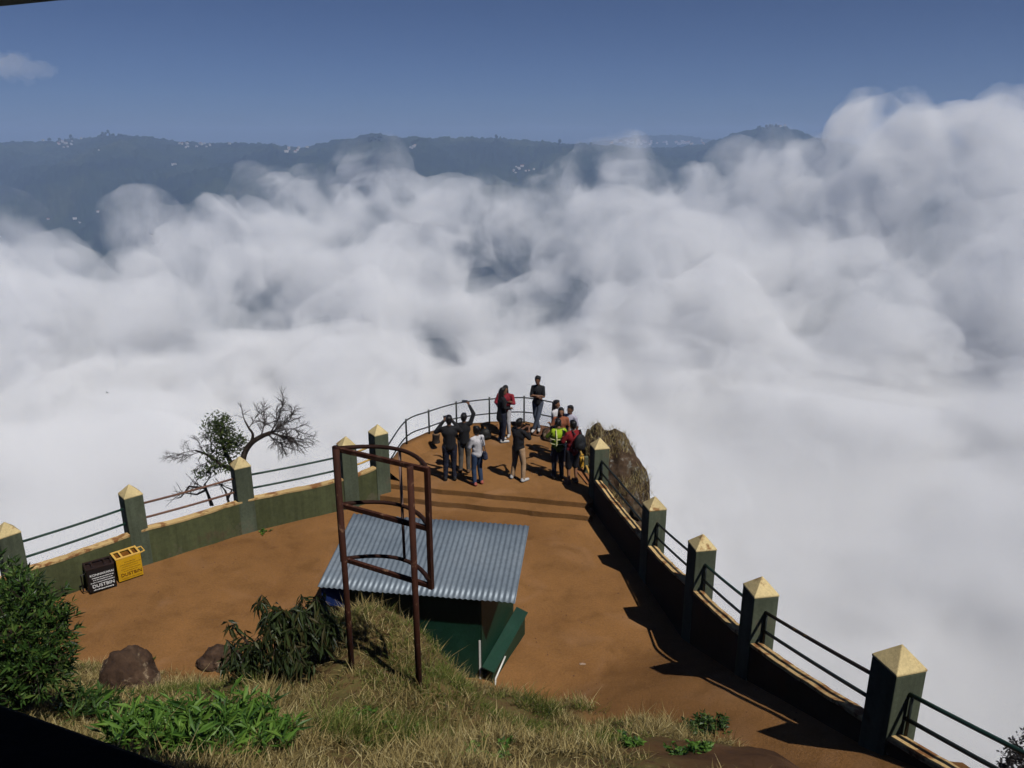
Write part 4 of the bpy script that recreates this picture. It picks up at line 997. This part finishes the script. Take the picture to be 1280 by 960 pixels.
# ------------------------------------------------------------------ far hills
P1 = [(-400,182),(0,178),(60,177),(100,173),(135,169),(190,172),(250,180),(300,180),(340,181),(380,186),(410,181),(430,178),(465,173),(500,178),(560,176),(620,173),(680,178),(720,182),(760,183),(800,185),(850,184),(880,179),(900,174),(930,164),(965,158),(995,163),(1020,172),(1100,185),(1280,188),(1700,184)]
P2 = [(-400,200),(300,192),(500,186),(640,181),(720,179),(760,174),(800,168),(850,167),(890,173),(940,181),(1100,190),(1700,195)]
def ratio(y): v = (np.asarray(y, float)-480)/FPX; return -(v*cp+sp)/(cp-v*sp)
def hill_z(t, F):
    px = 640+FPX*t*1.048
    y1 = np.interp(px, *zip(*P1)); y2 = np.interp(px, *zip(*P2))
    Fr = 2600+260*fbm(t*4, t*0, 3, 61)
    z1 = CAMZ+ratio(y1)*Fr; z2 = CAMZ+ratio(y2)*4300
    s = np.clip((F-700)/(Fr-700), 0, 1); x, y = t*F/260, F/260
    spur = fbm(x, y*.55, 5, 90)
    zz = -520+(z1+520)*(1-(1-s)**1.9)+spur*150*(s*(1-s)*2.2)+12*fbm(x*7, y*7, 3, 15)*np.clip((1-s)*5, 0, 1)
    b = np.clip((F-Fr)/500, 0, 1); zb = z1-170*b*b*(3-2*b)
    zz = np.where(F > Fr, zb, zz)
    s2 = np.clip((F-Fr-200)/(4300-Fr-200), 0, 1); s3 = np.clip((F-4300)/600, 0, 1)
    z2c = np.where(F > 4300, z2-300*s3, (z1-170)+(z2-z1+170)*s2**1.3)
    zz = np.where(F > Fr+300, np.maximum(zz, z2c) if False else np.where(s2 > 0, np.maximum(z2c, zb), zz), zz)
    near = np.clip((F-150)/300, 0, 1)
    # tree tops roughen the skyline
    tree = np.abs(fbm(t*F/22, F/30, 3, 7))*16+np.maximum(0, fbm(t*F/11, F/60, 2, 8)-.2)*14
    zz = zz+tree*np.clip((F-900)/400, 0, 1)-6
    return zz
tt = np.linspace(-.95, .95, 1000); FF = np.concatenate([np.linspace(120, 700, 12), np.linspace(760, 2200, 70), np.linspace(2215, 2950, 80), np.linspace(3000, 5000, 40)])
T2, F2 = np.meshgrid(tt, FF); H2 = hill_z(T2, F2)
def hill_mat():
    m, nt, bs = newmat('hill_forest')
    f = tnoise(nt, .004, 8, .6); g = tnoise(nt, .03, 5, .7)
    c = ramp(nt, f, [(.38, (.010,.018,.010)), (.52, (.020,.032,.014)), (.66, (.045,.055,.022))])
    c = mixc(nt, .8, c, ramp(nt, g, [(.3, (.5,.5,.5)), (.65, (1.2,1.2,1.2))]), 'MULTIPLY')
    nt.links.new(c, bs.inputs['Base Color']); bs.inputs['Roughness'].default_value = 1; bs.inputs['Specular IOR Level'].default_value = 0
    return m
tag(link('hills', grid_mesh('hills', T2*F2, F2, H2), hill_mat()), kind='structure')
def onhill(px, py):
    x, f, z = ray(px, py); t = np.arange(900, 4600, 6.0); F = f*t; Z = CAMZ+z*t; tr = np.full(F.shape, x/f)
    g = hill_z(tr, F); k = np.argmax(Z < g)
    return Vector((x*t[k], F[k], g[k])) if Z[k] < g[k] else None
M_hw = plain('house_white_wall', (.5,.5,.49), .8, .05, .2, bumps=0); M_hr = plain('house_pale_roof', (.42,.38,.38), .8, .1, .2, bumps=0); M_hr2 = plain('house_tile_roof', (.35,.17,.12), .8, .1, .2, bumps=0)
def house_mesh(rf):
    m = MB(); m.box((0, 0, 2), (9, 7, 7)); m.add([(-5, -4, 5.4), (5, -4, 5.4), (5, 4, 5.4), (-5, 4, 5.4), (-5, 0, 8), (5, 0, 8)], [(0, 1, 5, 4), (2, 3, 4, 5), (0, 4, 3), (1, 2, 5), (0, 3, 2, 1)], 1)
    me = m.mesh('house'); me.materials.append(M_hw); me.materials.append(rf); return me
hms = [house_mesh(M_hr), house_mesh(M_hr2)]
V = [((48, 108), (177, 179), 5, 'small white house on the left ridge beside the tree clump'), ((68, 92), (181, 186), 8, 'small white house in the hamlet just below the left ridge'), ((120, 126), (190, 193), 1, 'single white house on the slope below the left summit'), ((224, 272), (180, 186), 13, 'small white house in the village on the saddle right of the left summit'), ((212, 220), (205, 208), 2, 'white house alone on the dark slope under the saddle village'),
     ((282, 290), (180, 183), 2, 'white house among ridge trees right of the saddle village'), ((358, 388), (186, 192), 9, 'small white house in the hamlet behind the left cloud top'), ((56, 62), (276, 279), 1, 'white house low on the left slope nearest the left edge'), ((94, 100), (277, 281), 2, 'white house low on the left slope above the cloud'), ((120, 127), (265, 270), 3, 'pale long house low on the left slope, right of the others'),
     ((510, 526), (183, 187), 4, 'small white house on the ridge above the middle cloud'), ((764, 800), (177, 183), 18, 'white house in the row of village houses left of the right summit'), ((800, 822), (178, 184), 9, 'white house at the lower bend of the village left of the right summit'), ((828, 882), (177, 183), 16, 'white house at the right end of the village row near the right summit'), ((640, 668), (210, 217), 10, 'pale house in the valley village between the two cloud masses'), ((968, 984), (158, 162), 3, 'small house on top of the right summit')]
rh = random.Random(9)
for (xa, xb), (ya, yb_), n, lb in V:
    for i in range(n):
        p = onhill(rh.uniform(xa, xb), rh.uniform(ya, yb_))
        if p is None: continue
        o = bpy.data.objects.new('house', hms[1 if rh.random() < .3 else 0]); C.objects.link(o)
        s = rh.uniform(.38, .8)*(p.y/2600); o.location = p+Vector((0, 0, 3*s)); o.scale = (s*rh.uniform(.8, 1.8), s, s); o.rotation_euler = (0, 0, rh.uniform(-.6, .6)); tag(o, lb, 'house', lb.replace('small ', '').replace('single ', '')+' group' if n > 1 else None)
M_ft = plain('far_tree_crown', (.012,.020,.010), 1, .2, .3, bumps=0)
for i, (px, py) in enumerate([(126, 172), (131, 171), (137, 170), (142, 172), (150, 172), (62, 178), (68, 177), (74, 178), (82, 177), (90, 176), (950, 163), (957, 161), (964, 160), (971, 160), (979, 162), (462, 177), (468, 176), (474, 177), (620, 176), (700, 181)]):
    p = onhill(px, py)
    if p is None: continue
    r0 = empty('tree', p-Vector((0, 0, 4)), 0, 'tiny tree on the skyline of the %s' % ('left summit' if i < 5 else 'left ridge' if i < 10 else 'right summit' if i < 15 else 'middle ridge'), 'tree', 'trees on the %s skyline' % ('left summit' if i < 5 else 'left ridge' if i < 10 else 'right summit' if i < 15 else 'middle ridge'))
    m = MB(); m.tube([(0, 0, -4), (0, 0, 9)], [1, .6], 5); m.build('trunk', M_bark, r0)
    bm = bmesh.new()
    for k in range(5): bmesh.ops.create_icosphere(bm, subdivisions=1, radius=rh.uniform(2.5, 5), matrix=Matrix.Translation((rh.gauss(0, 2.5), rh.gauss(0, 2), rh.uniform(2, 15))))
    me = bpy.data.meshes.new('crown'); bm.to_mesh(me); bm.free(); link('crown', me, M_ft, r0)

# ------------------------------------------------------------------ clouds
rc = random.Random(5)
def sphere_pts(n=3):
    bm = bmesh.new(); bmesh.ops.create_icosphere(bm, subdivisions=n, radius=1)
    v = np.array([x.co[:] for x in bm.verts]); f = np.array([[x.index for x in q.verts] for q in bm.faces]); bm.free(); return v, f
SV, SF = sphere_pts(2)
def spheres_mesh(name, balls):
    vs = np.concatenate([SV*np.array(s)+np.array(p) for p, s in balls]); fs = np.concatenate([SF+i*len(SV) for i in range(len(balls))])
    me = bpy.data.meshes.new(name); me.vertices.add(len(vs)); me.vertices.foreach_set('co', vs.ravel())
    me.loops.add(fs.size); me.loops.foreach_set('vertex_index', fs.ravel().astype(np.int32)); me.polygons.add(len(fs)); me.polygons.foreach_set('loop_start', np.arange(0, fs.size, 3, dtype=np.int32))
    me.update(calc_edges=True); return me
PUFF = [(10,348,820,42),(25,380,700,70),(75,345,820,34),(60,420,600,90),(105,390,720,40),(200,305,800,42),(190,370,720,48),(260,300,850,50),(330,265,950,48),(400,280,950,50),(370,340,850,60),(470,255,1000,44),(520,280,950,48),(450,330,800,70),(540,340,800,58),(570,390,700,48),(300,400,640,70),(200,430,600,80),(470,410,620,80),(290,340,760,50),
 (665,278,980,30),(720,260,950,48),(770,250,1000,48),(840,262,1000,50),(900,268,1000,52),(960,258,1000,48),(735,340,800,55),(1010,240,900,60),(1060,225,850,66),(1120,190,800,64),(1165,225,800,66),(1230,220,800,68),(1300,215,800,75),(975,320,800,80),(1040,380,640,80),(1110,310,780,70),(1210,310,720,80),(1300,330,700,100),(850,350,750,90),(770,400,620,80),(900,420,620,95),(1050,440,600,90),(1230,430,600,110),(690,420,620,45),(680,375,720,36),(640,470,620,40),(615,278,900,36),(585,292,880,34),(645,292,950,32),(640,385,780,36),(600,380,760,30),(675,350,800,24),(1180,185,800,38),(1060,190,850,34),(560,330,820,46),(605,425,650,46),(665,400,700,40),(700,325,850,42),(1225,190,800,56),(1290,185,800,60),(1130,170,800,36),(560,270,900,34)]
puffs = []
for px, py, F, rp in PUFF:
    p = atF(px, py, F); r = rp*F/970-8; puffs.append((p, (r, r, r*.95)))
    for k in range(6):
        d = Vector((rc.gauss(0, 1), rc.gauss(0, 1)-.4, rc.gauss(0, 1)+.25)).normalized(); rr = r*rc.uniform(.30, .60)
        puffs.append((p+d*r*rc.uniform(.7, .95), (rr*rc.uniform(.9, 1.3), rr, rr*rc.uniform(.8, 1.1))))
for px, py, F, rp in [(0,465,560,120),(130,470,540,120),(260,465,560,120),(390,465,560,110),(520,462,560,100),(640,478,540,80),(760,465,560,110),(890,478,540,130),(1030,490,520,130),(1170,498,500,140),(1310,505,480,150)]:
    p = atF(px, py, F); r = rp*F/970; puffs.append((p+Vector((0, 0, -r*.25)), (r*1.5, r*1.3, r*.42)))
    for k in range(2): puffs.append((p+Vector((rc.uniform(-1, 1)*r, rc.uniform(-.7, .7)*r, -r*.1+rc.uniform(-.1, .1)*r)), (r*rc.uniform(.3, .6), r*rc.uniform(.3, .5), r*rc.uniform(.14, .26))))
puffme = spheres_mesh('cloud_bank', puffs)
m = MB(); m.box((0, 315, -225), (1500, 580, 140)); sheetme = m.mesh('cloud_sheet')
def vol(name, den, g=-.25, col=(.996, .996, .996), het=False):
    m = bpy.data.materials.new(name); m.use_nodes = True; n = m.node_tree; n.nodes.clear()
    out = n.nodes.new('ShaderNodeOutputMaterial'); v = n.nodes.new('ShaderNodeVolumeScatter'); v.inputs['Color'].default_value = (*col, 1)
    v.inputs['Density'].default_value = den; v.inputs['Anisotropy'].default_value = g
    if het:
        tc = n.nodes.new('ShaderNodeTexCoord'); nz = n.nodes.new('ShaderNodeTexNoise'); nz.inputs['Scale'].default_value = 1/75; nz.inputs['Detail'].default_value = 8; nz.inputs['Roughness'].default_value = .62; nz.inputs['Distortion'].default_value = .35
        n.links.new(tc.outputs['Object'], nz.inputs['Vector']); mr = n.nodes.new('ShaderNodeMapRange'); mr.interpolation_type = 'SMOOTHSTEP'
        for k, x in ((1, .43), (2, .66), (3, 0), (4, den*3.4)): mr.inputs[k].default_value = x
        n.links.new(nz.outputs[0], mr.inputs[0]); n.links.new(mr.outputs[0], v.inputs['Density'])
        try: m.volume_step_rate = .09
        except Exception: pass
        try: m.cycles.volume_step_rate = .09
        except Exception as e: print('nostep', e)
    n.links.new(v.outputs[0], out.inputs['Volume']); return m
def shell(name, src, vox, inflate, disp, den, seed, parent=None, het=False):
    """voxel-merge the puffs, roughen with turbulence, and return a closed mesh of cloud"""
    me = src.copy(); o = bpy.data.objects.new(name, me); C.objects.link(o)
    rm = o.modifiers.new('r', 'REMESH'); rm.mode = 'VOXEL'; rm.voxel_size = vox
    s = o.modifiers.new('s', 'SMOOTH'); s.iterations = 10; s.factor = .6
    dg = bpy.context.evaluated_depsgraph_get(); dg.update()
    r = bpy.data.meshes.new_from_object(o.evaluated_get(dg)); bpy.data.objects.remove(o); bpy.data.meshes.remove(me)
    def push(r, disp, inflate=0):
        n = len(r.vertices); co_ = np.empty(n*3); r.vertices.foreach_get('co', co_); co_ = co_.reshape(-1, 3)
        nm = np.empty(n*3); r.vertex_normals.foreach_get('vector', nm); nm = nm.reshape(-1, 3)
        off = np.full(n, float(inflate))
        for size, st, oc in disp:
            off += st*np.array([mnoise.fractal(Vector(c)/size+Vector((seed*3.7, seed*9.1, seed*5.3)), .9, 2.1, oc) for c in co_])
        co_ = co_+nm*off[:, None]; r.vertices.foreach_set('co', co_.ravel()); r.update()
    push(r, disp[:1], inflate)
    o = bpy.data.objects.new('tmp', r); C.objects.link(o)
    rm = o.modifiers.new('r', 'REMESH'); rm.mode = 'VOXEL'; rm.voxel_size = vox*.8
    s = o.modifiers.new('s', 'SMOOTH'); s.iterations = 4; s.factor = .5
    dg = bpy.context.evaluated_depsgraph_get(); dg.update()
    r = bpy.data.meshes.new_from_object(o.evaluated_get(dg)); bpy.data.objects.remove(o)
    if len(disp) > 1: push(r, disp[1:])
    smooth(r); r.name = name
    o = link(name, r, vol(name, den, het=het), parent); return o
HET = True
c0 = shell('cloud_bank', puffme, 9, -15, ((85, 26, 3), (30, 3.5, 2)), .017, 1)
tag(c0, 'billowing white cloud bank filling the valley below the viewpoint', 'cloud', None, 'stuff')
shell('mist', puffme, 9, 8, ((60, 34, 4), (24, 4.5, 2)), .011, 2, c0, het=HET)
shell('veil', puffme, 10, 26, ((55, 46, 4), (24, 5, 2)), .0055, 3, c0, het=HET)
c1 = shell('cloud_sheet', sheetme, 14, 0, ((160, 14, 2),), .03, 4)
tag(c1, 'smooth white sheet of cloud below the terrace', 'cloud', None, 'stuff')
shell('mist', sheetme, 14, 24, ((110, 40, 3),), .010, 5, c1, het=True)
wisp = [(atF(25+dx, 84+dy, 3200), (r*3.3*1.6, r*3.3, r*3.3*.5)) for dx, dy, r in ((0, 0, 26), (-30, -4, 30), (30, 4, 14), (10, 6, 18), (-60, 0, 34), (-10, -8, 18))]
wme = spheres_mesh('wisp', wisp)
c2 = shell('cloud', wme, 14, 0, ((60, 40, 4), (25, 18, 2)), .0022, 6); tag(c2, 'faint grey wisp of cloud in the sky at the upper left', 'cloud')

# ------------------------------------------------------------------ haze
m = MB(); m.box((0, 2200, -252), (11000, 6000, 720)); hz = m.build('haze', None); tag(hz, kind='stuff')
hm_ = bpy.data.materials.new('haze'); hm_.use_nodes = True; nt = hm_.node_tree; nt.nodes.clear(); out = N(nt, 'ShaderNodeOutputMaterial'); pv = N(nt, 'ShaderNodeVolumePrincipled')
pv.inputs['Color'].default_value = (.45, .62, .96, 1); pv.inputs['Density'].default_value = .0003; pv.inputs['Density Attribute'].default_value = ''; pv.inputs['Anisotropy'].default_value = 0
nt.links.new(pv.outputs[0], out.inputs['Volume']); hz.data.materials.append(hm_)
